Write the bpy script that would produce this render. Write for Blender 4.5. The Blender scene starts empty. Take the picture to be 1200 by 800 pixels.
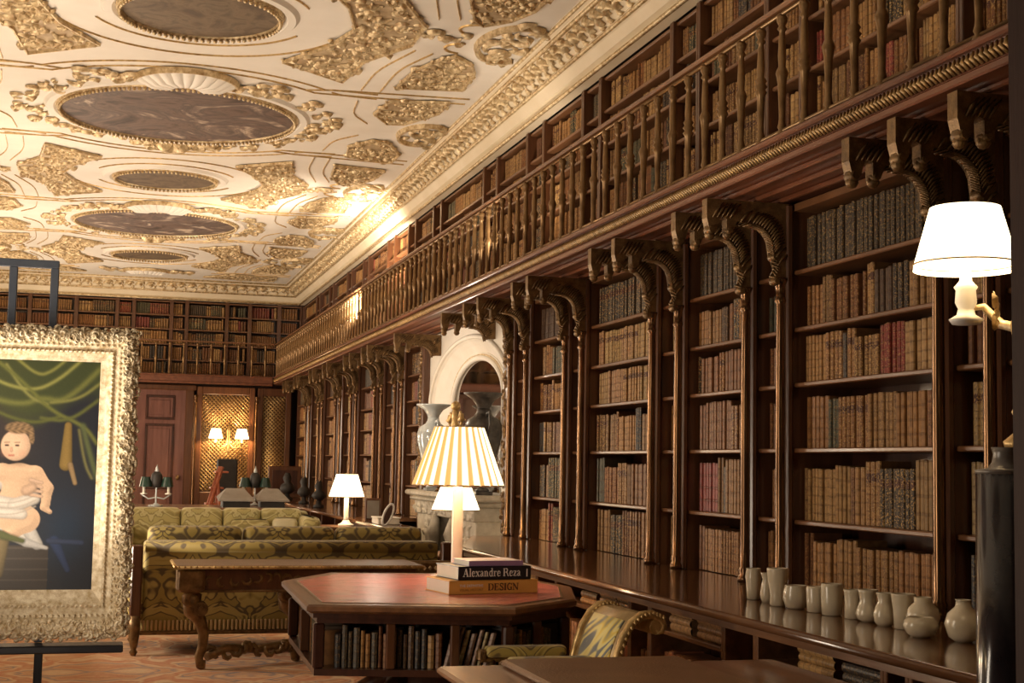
import bpy, math, random
import numpy as np
from mathutils import Vector, Matrix
random.seed(7)
PI = math.pi
scene = bpy.context.scene
COL = scene.collection
rnd = random.uniform

# ------------------------------------------------------------------ mesh builder
class MB:
    def __init__(s):
        s.v = []; s.f = []; s.uv = []; s.col = []; s.smooth = []
        s.has = False
    def add(s, vs, fs, smooth=False, uv=None, col=None):
        b = len(s.v); s.v.extend(vs)
        for i, f in enumerate(fs):
            s.f.append(tuple(b + k for k in f)); s.smooth.append(smooth)
        if uv is not None:
            s.has = True
            s.uv.extend(uv); s.col.extend([col] * len(vs))
        return s
    def box(s, x0, x1, y0, y1, z0, z1):
        vs = [(x, y, z) for x in (x0, x1) for y in (y0, y1) for z in (z0, z1)]
        fs = [(0,1,3,2),(4,6,7,5),(0,4,5,1),(2,3,7,6),(0,2,6,4),(1,5,7,3)]
        return s.add(vs, fs)
    def bev(s, x0, x1, y0, y1, z0, z1, b=.006):
        # box with chamfered vertical and horizontal edges
        b = min(b, (x1-x0)/3, (y1-y0)/3, (z1-z0)/3)
        r = []
        for z, i in ((z0, b), (z0+b, 0), (z1-b, 0), (z1, b)):
            a0, a1, c0, c1 = x0+i, x1-i, y0+i, y1-i
            r.append([(a0+b,c0,z),(a1-b,c0,z),(a1,c0+b,z),(a1,c1-b,z),(a1-b,c1,z),(a0+b,c1,z),(a0,c1-b,z),(a0,c0+b,z)])
        return s.loft(r)
    def loft(s, rings, closed=True, caps=True, smooth=False):
        n = len(rings[0]); vs = [p for r in rings for p in r]; fs = []
        m = n if closed else n-1
        for i in range(len(rings)-1):
            for j in range(m):
                k = (j+1) % n
                fs.append((i*n+j, i*n+k, (i+1)*n+k, (i+1)*n+j))
        s.add(vs, fs, smooth)
        if caps and closed:
            b = len(s.v) - len(vs)
            s.f.append(tuple(b+j for j in reversed(range(n)))); s.smooth.append(False)
            s.f.append(tuple(b+(len(rings)-1)*n+j for j in range(n))); s.smooth.append(False)
        return s
    def lathe(s, prof, c=(0,0,0), seg=16, smooth=True, caps=True, sq=None):
        rings = []
        for r, z in prof:
            rings.append([(c[0]+r*math.cos(2*PI*j/seg), c[1]+r*math.sin(2*PI*j/seg), c[2]+z) for j in range(seg)])
        return s.loft(rings, smooth=smooth, caps=caps)
    def tube(s, pts, rad, seg=8, smooth=True):
        pts = [Vector(p) for p in pts]; n = len(pts)
        rad = rad if isinstance(rad, (list, tuple)) else [rad]*n
        rings = []; up = None
        for i, p in enumerate(pts):
            t = (pts[min(i+1, n-1)] - pts[max(i-1, 0)]).normalized()
            if up is None:
                up = Vector((0,0,1)) if abs(t.z) < .9 else Vector((1,0,0))
            a = t.cross(up).normalized(); up = a.cross(t).normalized()
            rings.append([tuple(p + (a*math.cos(2*PI*j/seg) + up*math.sin(2*PI*j/seg))*rad[i]) for j in range(seg)])
        return s.loft(rings, smooth=smooth)
    def prism(s, poly, h0, h1, f):
        # poly 2D, f(u,v,h)->xyz
        n = len(poly)
        return s.loft([[f(u, v, h0) for u, v in poly], [f(u, v, h1) for u, v in poly]])
    def ribbon(s, pts, w, hgt, n, closed=False):
        # raised half round moulding along pts lying in a plane with normal n
        n = Vector(n); pts = [Vector(p) for p in pts]; N = len(pts); rings = []
        for i, p in enumerate(pts):
            a = pts[(i+1) % N] if closed or i < N-1 else pts[i]
            b = pts[(i-1) % N] if closed or i > 0 else pts[i]
            t = (a-b).normalized(); sd = t.cross(n).normalized()
            rings.append([tuple(p - sd*w/2), tuple(p - sd*w*.25 + n*hgt), tuple(p + sd*w*.25 + n*hgt), tuple(p + sd*w/2)])
        if closed: rings.append(rings[0])
        return s.loft(rings, closed=False, caps=False, smooth=False)
    def curl(s, o, u, v, n, ang, size, fat=.3, turns=1.1, flip=1, seg=7, h=.25):
        # acanthus-like tapering spiral leaf lying on plane (u,v), raised along n
        rings = []
        o = Vector(o)
        for i in range(seg+1):
            t = i/seg
            th = ang + flip*t*turns*PI*1.25
            r = size*(1-.72*t)
            c = o + (u*math.cos(ang) + v*math.sin(ang))*(-size*.55)
            p = c + (u*math.cos(th) + v*math.sin(th))*r
            rad = (u*math.cos(th) + v*math.sin(th))
            w = size*fat*(math.sin(PI*min(1, .12+t*.88))*.9+.12)
            hh = size*h*(math.sin(PI*(.1+.8*t)))
            rings.append([tuple(p - rad*w), tuple(p + n*hh - rad*w*.2), tuple(p + n*hh*.55 + rad*w*.4), tuple(p + rad*w)])
        return s.loft(rings, closed=False, caps=False, smooth=True)
    def build(s, name, mat, parent=None, loc=None):
        me = bpy.data.meshes.new(name)
        me.from_pydata([tuple(p) for p in s.v], [], s.f)
        me.polygons.foreach_set('use_smooth', s.smooth)
        if s.has:
            uvl = me.uv_layers.new(name='uv')
            lv = np.zeros(len(me.loops), dtype=np.int32); me.loops.foreach_get('vertex_index', lv)
            uvl.data.foreach_set('uv', np.array(s.uv, dtype=np.float32)[lv].ravel())
            ca = me.color_attributes.new('bcol', 'FLOAT_COLOR', 'POINT')
            ca.data.foreach_set('color', np.array(s.col, dtype=np.float32).ravel())
        if mat is not None: me.materials.append(mat)
        me.update()
        o = bpy.data.objects.new(name, me); COL.objects.link(o)
        if loc is not None: o.location = loc
        if parent is not None:
            o.parent = parent
            o.matrix_parent_inverse = Matrix.Identity(4)
            # parts are written in world metres: bring them into the parent's frame
            o.location = Vector(o.location) - Vector(parent_world(parent))
        return o

def parent_world(p):
    w = Vector((0,0,0))
    while p is not None:
        w = w + Vector(p.location); p = p.parent
    return w

def tag(o, label, cat, group=None, kind=None):
    if label: o['label'] = label
    if cat: o['category'] = cat
    if group: o['group'] = group
    if kind: o['kind'] = kind
    return o
def thing(name, label, cat, loc=(0,0,0), group=None):
    o = bpy.data.objects.new(name, None); COL.objects.link(o); o.location = loc; o.empty_display_size = .1
    return tag(o, label, cat, group)
def struct(o):
    o['kind'] = 'structure'; return o

# ------------------------------------------------------------------ materials
def new_mat(name):
    m = bpy.data.materials.new(name); m.use_nodes = True
    nt = m.node_tree; b = nt.nodes['Principled BSDF']
    return m, nt, b
def N(nt, t, **k):
    n = nt.nodes.new(t)
    for a, v in k.items():
        if a in n.inputs: n.inputs[a].default_value = v
        else: setattr(n, a, v)
    return n
def ramp(nt, stops):
    r = nt.nodes.new('ShaderNodeValToRGB')
    e = r.color_ramp.elements
    while len(e) < len(stops): e.new(.5)
    for i, (p, c) in enumerate(stops):
        e[i].position = p; e[i].color = (*c, 1) if len(c) == 3 else c
    return r
def simple(name, c1, c2=None, scale=6, rough=.5, metal=0, bump=0, stretch=(1,1,1), detail=5, bscale=None, coat=0, spec=.5):
    m, nt, b = new_mat(name); L = nt.links.new
    c2 = c2 or c1
    tc = N(nt, 'ShaderNodeTexCoord'); mp = N(nt, 'ShaderNodeMapping'); mp.inputs['Scale'].default_value = stretch
    L(tc.outputs['Object'], mp.inputs[0])
    no = N(nt, 'ShaderNodeTexNoise', Scale=scale, Detail=detail, Roughness=.6); L(mp.outputs[0], no.inputs['Vector'])
    r = ramp(nt, [(.32, c1), (.68, c2)]); L(no.outputs[0], r.inputs[0]); L(r.outputs[0], b.inputs['Base Color'])
    b.inputs['Roughness'].default_value = rough; b.inputs['Metallic'].default_value = metal
    b.inputs['Specular IOR Level'].default_value = spec
    if coat: b.inputs['Coat Weight'].default_value = coat; b.inputs['Coat Roughness'].default_value = .12
    if bump:
        n2 = N(nt, 'ShaderNodeTexNoise', Scale=bscale or scale*6, Detail=3); L(mp.outputs[0], n2.inputs['Vector'])
        bp = N(nt, 'ShaderNodeBump', Strength=bump, Distance=.01); L(n2.outputs[0], bp.inputs['Height']); L(bp.outputs[0], b.inputs['Normal'])
    return m
MAHOG = simple('mahogany', (.075,.028,.012), (.14,.056,.023), 3, .3, 0, .1, (6,6,.6), coat=.35)
MAHOGL = simple('mahogany_shelf', (.13,.056,.023), (.24,.108,.045), 3, .36, 0, .1, (5,.6,5), coat=.3)
WALNUT = simple('polished_counter', (.11,.046,.02), (.21,.095,.04), 2.5, .17, 0, .05, (5,.5,4), coat=.7)
DARKW = simple('dark_wood', (.035,.012,.008), (.08,.028,.015), 3, .3, 0, .1, (5,5,.6), coat=.3)
SOFFIT = simple('soffit_wood', (.11,.036,.018), (.20,.07,.032), 3, .38, 0, .1, (4,.5,4), coat=.2)
GOLD = simple('gilding', (.40,.25,.09), (.78,.56,.26), 14, .36, .6, .25)
GOLDP = simple('pale_gilding', (.36,.22,.085), (.88,.73,.46), 16, .42, .35, .3)
GOLDF = simple('frame_gilding', (.50,.36,.18), (.94,.84,.64), 34, .45, .25, .3)
GROUND = simple('shaded_gilt_ground', (.30,.20,.10), (.60,.47,.29), 6, .6, .1, .3)  # gold browned to carry the shadows between the foliage
GOLDD = simple('dull_gilding', (.10,.055,.022), (.28,.17,.07), 16, .36, .5, .3)
BRASS = simple('brass', (.17,.095,.04), (.32,.19,.08), 8, .3, .45, .05)
BRONZE = simple('bronze_post', (.10,.048,.02), (.19,.10,.042), 5, .2, .75, 0, (2,2,.4))
PLASTER = simple('cream_plaster', (.79,.74,.65), (.85,.81,.73), 2, .55, 0, .05)
PLASTB = simple('buff_plaster', (.74,.63,.44), (.82,.72,.54), 2, .6, 0, .15)
STONE = simple('pale_stone', (.80,.75,.66), (.88,.84,.76), 3, .5, 0, .15)
MARBLE = simple('carved_marble', (.46,.40,.31), (.66,.60,.49), 9, .4, 0, .5, bscale=30)
BLACKM = simple('soot_black', (.012,.010,.009), (.03,.026,.022), 6, .6)
IRON = simple('black_iron', (.012,.012,.016), (.025,.025,.03), 6, .4, .3)
STEEL = simple('grey_steel', (.10,.12,.16), (.15,.17,.21), 6, .45, .4)
IVORY = simple('ivory_glaze', (.56,.48,.34), (.64,.56,.42), 5, .25, 0, .05, coat=.3)
WHITE = simple('cream_paper', (.85,.80,.68), (.92,.88,.78), 4, .6)
WHITEP = simple('white_lacquer', (.82,.80,.76), (.88,.86,.82), 4, .3)
PURPLE = simple('mauve_cover', (.30,.17,.30), (.36,.22,.36), 4, .4)
PINKW = simple('pale_mauve_cover', (.75,.66,.74), (.82,.74,.80), 4, .4)
BLACKC = simple('black_jacket', (.012,.010,.014), (.02,.016,.02), 4, .3)
OCHRE = simple('ochre_cover', (.78,.40,.08), (.86,.47,.11), 5, .5)
INKB = simple('brown_ink', (.12,.05,.02), None, 5, .6)
GREENS = simple('green_shade', (.01,.03,.022), (.02,.05,.035), 5, .3)
REDW = simple('red_wood', (.30,.07,.03), (.42,.12,.05), 4, .4, 0, .1, (1,1,5))
GREYBOX = simple('grey_cloth_case', (.23,.20,.17), (.30,.27,.23), 6, .7)
LEATHERB = simple('brown_leather', (.17,.085,.04), (.24,.125,.06), 5, .38, 0, .3, bscale=90)
DARKU = simple('dark_hardstone', (.02,.018,.018), (.09,.08,.07), 14, .3, .1, .3, coat=.4)
PALEGL = simple('pale_crystal', (.40,.44,.45), (.58,.61,.60), 6, .15, .1, .1, coat=.6)
ENDBLUE = simple('door_mahogany', (.16,.07,.055), (.24,.11,.085), 3, .2, 0, .05, (5,1,.5), coat=.6)
PEDEST = simple('polished_black_marble', (.012,.011,.015), (.035,.03,.034), 6, .16, 0, 0, coat=.4)
GLARELEA = simple('red_leather_top', (.52,.115,.10), (.68,.19,.165), 5, .26, 0, .1, (1,3,1), bscale=60, coat=.3)  # red leather, lamp glare put into the colour as extra pink

def emit_mat(name, col, strength, stripes=None):
    m, nt, b = new_mat(name); L = nt.links.new
    b.inputs['Base Color'].default_value = (.9,.8,.6,1); b.inputs['Roughness'].default_value = .8
    b.inputs['Emission Color'].default_value = (*col, 1); b.inputs['Emission Strength'].default_value = strength
    if stripes:
        uv = N(nt, 'ShaderNodeUVMap', uv_map='uv'); sx = N(nt, 'ShaderNodeSeparateXYZ'); L(uv.outputs[0], sx.inputs[0])
        mu = N(nt, 'ShaderNodeMath', operation='MULTIPLY'); mu.inputs[1].default_value = stripes; L(sx.outputs[0], mu.inputs[0])
        fr = N(nt, 'ShaderNodeMath', operation='FRACT'); L(mu.outputs[0], fr.inputs[0])
        r = ramp(nt, [(.0, (.50,.24,.07)), (.38, (.54,.27,.08)), (.50, (1,.84,.56)), (.90, (1,.84,.56)), (1, (.50,.24,.07))])
        L(fr.outputs[0], r.inputs[0]); L(r.outputs[0], b.inputs['Emission Color']); L(r.outputs[0], b.inputs['Base Color'])
    return m
SHADE = emit_mat('lit_shade', (1,.80,.50), 2.2)
SHADES = emit_mat('pleated_lit_shade', (1,.8,.5), 1.15, stripes=1)
BULBG = emit_mat('small_lit_shade', (1,.72,.36), 4)

# book leather with raised bands and gold tooling
def book_mat():
    m, nt, b = new_mat('book_leather'); L = nt.links.new
    uv = N(nt, 'ShaderNodeUVMap', uv_map='uv'); sx = N(nt, 'ShaderNodeSeparateXYZ'); L(uv.outputs[0], sx.inputs[0])
    at = N(nt, 'ShaderNodeAttribute', attribute_name='bcol')
    tc = N(nt, 'ShaderNodeTexCoord'); geo = N(nt, 'ShaderNodeNewGeometry')
    no = N(nt, 'ShaderNodeTexNoise', Scale=28, Detail=4); L(geo.outputs['Position'], no.inputs['Vector'])
    # bands
    cn = N(nt, 'ShaderNodeMath', operation='MULTIPLY_ADD'); cn.inputs[1].default_value = 7.3; cn.inputs[2].default_value = 3.6; L(at.outputs['Alpha'], cn.inputs[0])
    cf = N(nt, 'ShaderNodeMath', operation='FLOOR'); L(cn.outputs[0], cf.inputs[0])
    mu = N(nt, 'ShaderNodeMath', operation='MULTIPLY'); L(cf.outputs[0], mu.inputs[1]); L(sx.outputs[1], mu.inputs[0])
    fr = N(nt, 'ShaderNodeMath', operation='FRACT'); L(mu.outputs[0], fr.inputs[0])
    rb = ramp(nt, [(0,(1,1,1)), (.07,(1,1,1)), (.12,(0,0,0)), (.88,(0,0,0)), (.93,(1,1,1))]); L(fr.outputs[0], rb.inputs[0])
    # tooling dots
    vo = N(nt, 'ShaderNodeTexNoise', Scale=95, Detail=2); L(geo.outputs['Position'], vo.inputs['Vector'])
    gt = N(nt, 'ShaderNodeMath', operation='GREATER_THAN'); gt.inputs[1].default_value = .57; L(vo.outputs[0], gt.inputs[0])
    sp = N(nt, 'ShaderNodeMath', operation='GREATER_THAN'); sp.inputs[1].default_value = .01; L(sx.outputs[1], sp.inputs[0])
    g1 = N(nt, 'ShaderNodeMath', operation='MULTIPLY'); L(gt.outputs[0], g1.inputs[0]); L(sp.outputs[0], g1.inputs[1])
    g2 = N(nt, 'ShaderNodeMath', operation='MULTIPLY'); L(g1.outputs[0], g2.inputs[0]); L(at.outputs['Alpha'], g2.inputs[1])
    # label panel
    la = ramp(nt, [(0,(0,0,0)), (.675,(0,0,0)), (.685,(1,1,1)), (.82,(1,1,1)), (.825,(0,0,0))]); L(sx.outputs[1], la.inputs[0])
    lg = N(nt, 'ShaderNodeMath', operation='GREATER_THAN'); lg.inputs[1].default_value = .62; L(at.outputs['Alpha'], lg.inputs[0])
    lm = N(nt, 'ShaderNodeMath', operation='MULTIPLY'); L(la.outputs[0], lm.inputs[0]); L(lg.outputs[0], lm.inputs[1])
    mixn = N(nt, 'ShaderNodeMix', data_type='RGBA', blend_type='MULTIPLY'); mixn.inputs[0].default_value = .8
    rn = ramp(nt, [(.3,(.55,.5,.45)), (.7,(1.25,1.2,1.1))]); L(no.outputs[0], rn.inputs[0])
    L(at.outputs['Color'], mixn.inputs[6]); L(rn.outputs[0], mixn.inputs[7])
    m1 = N(nt, 'ShaderNodeMix', data_type='RGBA'); L(lm.outputs[0], m1.inputs[0]); L(mixn.outputs[2], m1.inputs[6]); m1.inputs[7].default_value = (.10,.035,.02,1)
    m2 = N(nt, 'ShaderNodeMix', data_type='RGBA'); s2 = N(nt,'ShaderNodeMath', operation='MULTIPLY'); s2.inputs[1].default_value=.42; L(rb.outputs[0], s2.inputs[0])
    L(s2.outputs[0], m2.inputs[0]); L(m1.outputs[2], m2.inputs[6]); m2.inputs[7].default_value = (.09,.04,.02,1)
    m3 = N(nt, 'ShaderNodeMix', data_type='RGBA'); L(g2.outputs[0], m3.inputs[0]); L(m2.outputs[2], m3.inputs[6]); m3.inputs[7].default_value = (.62,.38,.13,1)
    L(m3.outputs[2], b.inputs['Base Color']); b.inputs['Roughness'].default_value = .45
    bp = N(nt, 'ShaderNodeBump', Strength=.5, Distance=.004); L(rb.outputs[0], bp.inputs['Height']); L(bp.outputs[0], b.inputs['Normal'])
    return m
BOOK = book_mat()

def damask(name, base, dark, light, sc=2.2):
    m, nt, b = new_mat(name); L = nt.links.new
    tc = N(nt, 'ShaderNodeTexCoord'); sx = N(nt, 'ShaderNodeSeparateXYZ'); L(tc.outputs['Object'], sx.inputs[0])
    def pp(out, k):
        a = N(nt,'ShaderNodeMath', operation='PINGPONG'); a.inputs[1].default_value = k; L(out, a.inputs[0]); return a
    ad = N(nt,'ShaderNodeMath', operation='ADD'); L(sx.outputs[1], ad.inputs[0]); L(sx.outputs[2], ad.inputs[1])
    px = pp(sx.outputs[0], .24); cx = N(nt,'ShaderNodeCombineXYZ'); L(px.outputs[0], cx.inputs[0]); L(ad.outputs[0], cx.inputs[1])
    no = N(nt,'ShaderNodeTexNoise', Scale=5.5*sc/2.2, Detail=1.2, Distortion=2.2); L(cx.outputs[0], no.inputs['Vector'])
    r = ramp(nt, [(0, base), (.43, base), (.455, dark), (.50, dark), (.53, light), (.60, light), (.63, base), (.72, dark), (.8, base)])
    L(no.outputs[0], r.inputs[0])
    L(r.outputs[0], b.inputs['Base Color']); b.inputs['Roughness'].default_value = .6
    b.inputs['Sheen Weight'].default_value = .2
    n2 = N(nt,'ShaderNodeTexNoise', Scale=220); L(tc.outputs['Object'], n2.inputs['Vector'])
    bp = N(nt,'ShaderNodeBump', Strength=.2, Distance=.004); L(n2.outputs[0], bp.inputs['Height']); L(bp.outputs[0], b.inputs['Normal'])
    return m
DAMASK = damask('olive_damask', (.36,.27,.065), (.11,.075,.028), (.46,.36,.11), 1.3)
DAMASKL = damask('pale_damask', (.56,.49,.20), (.36,.30,.11), (.66,.60,.30), 1.4)
EMBR = damask('yellow_embroidery', (.95,.72,.14), (.22,.24,.26), (.98,.84,.34), 1.5)
TRIM = simple('braid_fringe', (.42,.27,.11), (.70,.50,.24), 40, .6, 0, .6, (3,3,.1))

def rug_mat():
    m, nt, b = new_mat('rug_pile'); L = nt.links.new
    tc = N(nt,'ShaderNodeTexCoord'); sx = N(nt,'ShaderNodeSeparateXYZ'); L(tc.outputs['Object'], sx.inputs[0])
    a = N(nt,'ShaderNodeMath', operation='PINGPONG'); a.inputs[1].default_value = 1.1; L(sx.outputs[0], a.inputs[0])
    c = N(nt,'ShaderNodeMath', operation='PINGPONG'); c.inputs[1].default_value = 1.6; L(sx.outputs[1], c.inputs[0])
    cx = N(nt,'ShaderNodeCombineXYZ'); L(a.outputs[0], cx.inputs[0]); L(c.outputs[0], cx.inputs[1])
    no = N(nt,'ShaderNodeTexNoise', Scale=1.5, Detail=1.5, Distortion=2.2); L(cx.outputs[0], no.inputs['Vector'])
    o1, o2, cr, bl, rd = (.52,.27,.15), (.60,.35,.20), (.68,.50,.32), (.25,.22,.24), (.42,.14,.08)
    r = ramp(nt, [(0,o1), (.36,o2), (.41,(.52,.22,.12)), (.45,cr), (.50,o2), (.53,bl), (.555,o2), (.62,o1), (.67,(.52,.22,.12)), (.70,o2), (.9,cr)])
    L(no.outputs[0], r.inputs[0])
    n2 = N(nt,'ShaderNodeTexNoise', Scale=30, Detail=3); L(tc.outputs['Object'], n2.inputs['Vector'])
    mx = N(nt,'ShaderNodeMix', data_type='RGBA', blend_type='MULTIPLY'); mx.inputs[0].default_value = .5
    r2 = ramp(nt, [(.3,(.8,.8,.8)), (.7,(1.1,1.1,1.1))]); L(n2.outputs[0], r2.inputs[0])
    L(r.outputs[0], mx.inputs[6]); L(r2.outputs[0], mx.inputs[7]); L(mx.outputs[2], b.inputs['Base Color'])
    b.inputs['Roughness'].default_value = .9
    bp = N(nt,'ShaderNodeBump', Strength=.4, Distance=.01); L(n2.outputs[0], bp.inputs['Height']); L(bp.outputs[0], b.inputs['Normal'])
    return m
RUG = rug_mat()

def fresco_mat(name, cols, sc):
    m, nt, b = new_mat(name); L = nt.links.new
    tc = N(nt,'ShaderNodeTexCoord')
    no = N(nt,'ShaderNodeTexNoise', Scale=sc, Detail=7, Distortion=1.3, Roughness=.62); L(tc.outputs['Object'], no.inputs['Vector'])
    k = len(cols); r = ramp(nt, [(.36+.28*i/(k-1), c) for i, c in enumerate(cols)])
    L(no.outputs[0], r.inputs[0]); L(r.outputs[0], b.inputs['Base Color']); b.inputs['Roughness'].default_value = .6
    return m
FRESCO = fresco_mat('ceiling_painting_clouds', [(.05,.034,.028),(.10,.066,.052),(.17,.115,.09),(.09,.066,.058),(.22,.16,.125),(.50,.40,.31)], 1.25)
FRESCOM = fresco_mat('ceiling_painting_brown', [(.09,.062,.04),(.13,.09,.055),(.18,.13,.08),(.11,.08,.05)], 3.4)

def mirror_mat():
    m, nt, b = new_mat('dark_mirror')
    b.inputs['Base Color'].default_value = (.42,.38,.34,1); b.inputs['Metallic'].default_value = 1; b.inputs['Roughness'].default_value = .04
    return m
MIRROR = mirror_mat()

# ------------------------------------------------------------------ main measures (metres, camera stands at x=0 y=0)
EYE = 1.6
XW, XU = 4.6, 4.14           # wall behind lower cases ; face of the upper cases
XB, XC = 4.05, 3.04          # face of lower cases ; front of the counter
XE = 3.45                    # gallery edge
ZC, ZG0, ZG1, ZR = .88, 3.28, 3.42, 4.15
ZCORN, ZCEIL = 5.08, 5.5
YEND, YER = 32.0, 31.2
XLEFT = -2.86
XMID = .64

# ---- room shell
struct(MB().box(XLEFT-.3, 5.2, -3.3, 33, -.12, 0).build('floor', DARKW))
rug = MB().bev(-2.2, 2.95, 2.2, 30.5, 0, .012, .004).build('rug', RUG)
tag(rug, 'large faded orange and cream patterned carpet covering the library floor', 'rug')
w = MB(); w.box(XW, XW+.2, -3, YEND+1, 0, ZCEIL+.1); wr = struct(w.build('wall_right', DARKW))
struct(MB().box(XLEFT-.2, XW, YEND+.5, YEND+.7, 0, ZCEIL+.1).build('wall_end', DARKW))
struct(MB().box(XLEFT-.2, XLEFT, -3, YEND+1, 0, ZCEIL+.1).build('wall_left', MAHOG))
struct(MB().box(XLEFT-.2, XW, -3.2, -3, 0, ZCEIL+.1).build('wall_back', MAHOG))

# near mahogany pier on the right
m = MB()
m.box(2.26, 2.62, 2.98, 3.2, 0, 5.5); m.box(2.22, 2.64, 2.94, 3.24, 0, .3); m.box(2.25,2.27,3.02,3.16,.4,5.2)
struct(m.build('trim_1', simple('pier_wood', (.028,.010,.008), (.045,.016,.011), 3, .6, 0, .1, (5,5,.6), spec=.2)))

# ---- ceiling with gilded plasterwork
ceil = struct(MB().box(XLEFT-.2, 4.7, -3.2, YEND+.6, ZCEIL, ZCEIL+.12).build('ceiling', PLASTER))
U, V, DN = Vector((1,0,0)), Vector((0,1,0)), Vector((0,0,-1))
def cpt(x, y, d=0): return (XMID + x, y, ZCEIL - d)
def inside(p, poly):
    x, y = p; c = False; n = len(poly)
    for i in range(n):
        x1, y1 = poly[i]; x2, y2 = poly[(i+1) % n]
        if (y1 > y) != (y2 > y) and x < (x2-x1)*(y-y1)/(y2-y1)+x1: c = not c
    return c
def densify(poly, step=.12):
    out = []
    for i in range(len(poly)):
        a, b = poly[i], poly[(i+1) % len(poly)]
        k = max(1, int(math.dist(a, b)/step))
        out += [(a[0]+(b[0]-a[0])*j/k, a[1]+(b[1]-a[1])*j/k) for j in range(k)]
    return out
def fill(mb, poly, n, size, plane, u=U, v=V, nn=DN, fat=.3, h=.3):
    xs = [p[0] for p in poly]; ys = [p[1] for p in poly]; k = 0; tries = 0
    while k < n and tries < n*12:
        tries += 1
        p = (rnd(min(xs), max(xs)), rnd(min(ys), max(ys)))
        if not inside(p, poly): continue
        sz = size*rnd(.6, 1.25)
        mb.curl(plane(*p), u, v, nn, rnd(0, 2*PI), sz, fat, rnd(.7,1.2), random.choice((-1,1)), h=h)
        k += 1
def gpanel(poly, n=34, size=.12):
    """shadow-dark ground, gilded rim and gilded foliage inside one panel of the ceiling"""
    g = MB(); g.loft([[cpt(x, y, .004) for x, y in poly], [cpt(x, y, .012) for x, y in poly]])
    o = g.build('gilded_panel', GROUND, ceil)
    r = MB(); r.ribbon([cpt(x, y, .01) for x, y in densify(poly)], .032, .03, DN, True); r.build('panel_rim', GOLDP, o)
    f = MB(); fill(f, poly, int(n*4), size*.56, lambda x, y: cpt(x, y, .015), h=.5); f.build('gilded_foliage', GOLDP, o)
def line(pts, w=.028, mat=None, acc=None):
    if 2 < len(pts) < 12:
        for _ in range(2):
            q = [pts[0]]
            for a, b in zip(pts[:-1], pts[1:]): q += [(a[0]*.8+b[0]*.2, a[1]*.8+b[1]*.2), (a[0]*.2+b[0]*.8, a[1]*.2+b[1]*.8)]
            pts = q + [pts[-1]]
    acc.ribbon([cpt(x, y, 0) for x, y in pts], w*.62, .014, DN)
def arc(cx, cy, r, a0, a1, n=28, ry=None):
    ry = ry or r
    return [(cx+r*math.cos(math.radians(a0+(a1-a0)*i/n)), cy+ry*math.sin(math.radians(a0+(a1-a0)*i/n))) for i in range(n+1)]
def roundel(cy, r, mat, rim=.05):
    d = MB(); d.prism(arc(0, cy, r, 0, 352, 44), .01, .02, lambda u, v, h: cpt(u, v, h)); o = d.build('painted_roundel', mat, ceil)
    k = MB(); k.ribbon([cpt(x, y, .01) for x, y in arc(0, cy, r+.03, 0, 354, 59)], rim, .03, DN, True)
    nb = int(2*PI*r/.055)
    for i in range(nb):
        a = 2*PI*i/nb
        k.lathe([(.0,-.022),(.016,-.016),(.022,0),(.016,.016)], cpt((r+.02)*math.cos(a), cy+(r+.02)*math.sin(a), .055), 5)
    k.build('beaded_rim', GOLDP, o)
    c = MB()
    c.ribbon([cpt(x, y, .0) for x, y in arc(0, cy, r+.12, 0, 354, 59)], .14, .035, DN, True); c.build('plaster_ring', PLASTER, o)
    return o
def shell(cy, y0, sgn, wd, dp):
    g = MB(); n = 11
    for i in range(n):
        a = PI*(.04+.92*(i+.5)/n)
        ex, ey = wd*.62*math.cos(a), sgn*dp*math.sin(a)
        p0 = cpt(0, y0, .02); 
        rings = []
        for t in (0, .35, .7, .95, 1.02):
            x, y = ex*t, y0+ey*t
            w_ = .02+.075*t*wd/.75; px, py = -ey, ex; l = math.hypot(px, py); px, py = px/l*w_, py/l*w_
            hh = .035+.10*math.sin(PI*min(1,t*.93))
            rings.append([cpt(x-px, y-py, .01), cpt(x-px*.5, y-py*.5, hh), cpt(x+px*.5, y+py*.5, hh), cpt(x+px, y+py, .01)])
        g.loft(rings, closed=False, caps=False, smooth=True)
    o = g.build('shell_ornament', PLASTER if wd > .5 else GOLDP, ceil)
    f = MB()
    f.ribbon([cpt(x, y, .01) for x, y in arc(0, y0, wd*.66, 8*sgn, 172*sgn, 20, dp*1.1)], .04, .06, DN)
    f.loft([[cpt(x, y, .004+d_) for x, y in arc(0, y0, wd*.66, 2*sgn, 178*sgn, 20, dp*1.1)][::-1] for d_ in (0, .008)])
    for s_ in (-1, 1):
        for i in range(9):
            f.curl(cpt(s_*(wd*.62+i*.06*wd/.75), y0+sgn*rnd(-.02,.16), .02), U, V, DN, rnd(0,6.28), rnd(.09,.15), .3, 1, random.choice((-1,1)), h=.4)
    f.build('gilded_scroll', GOLDP, o)
lines = MB()
straps = MB()
SM = [4.75, 12.45, 20.15, 27.85]; BG = [8.6, 16.3, 24.0]
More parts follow.
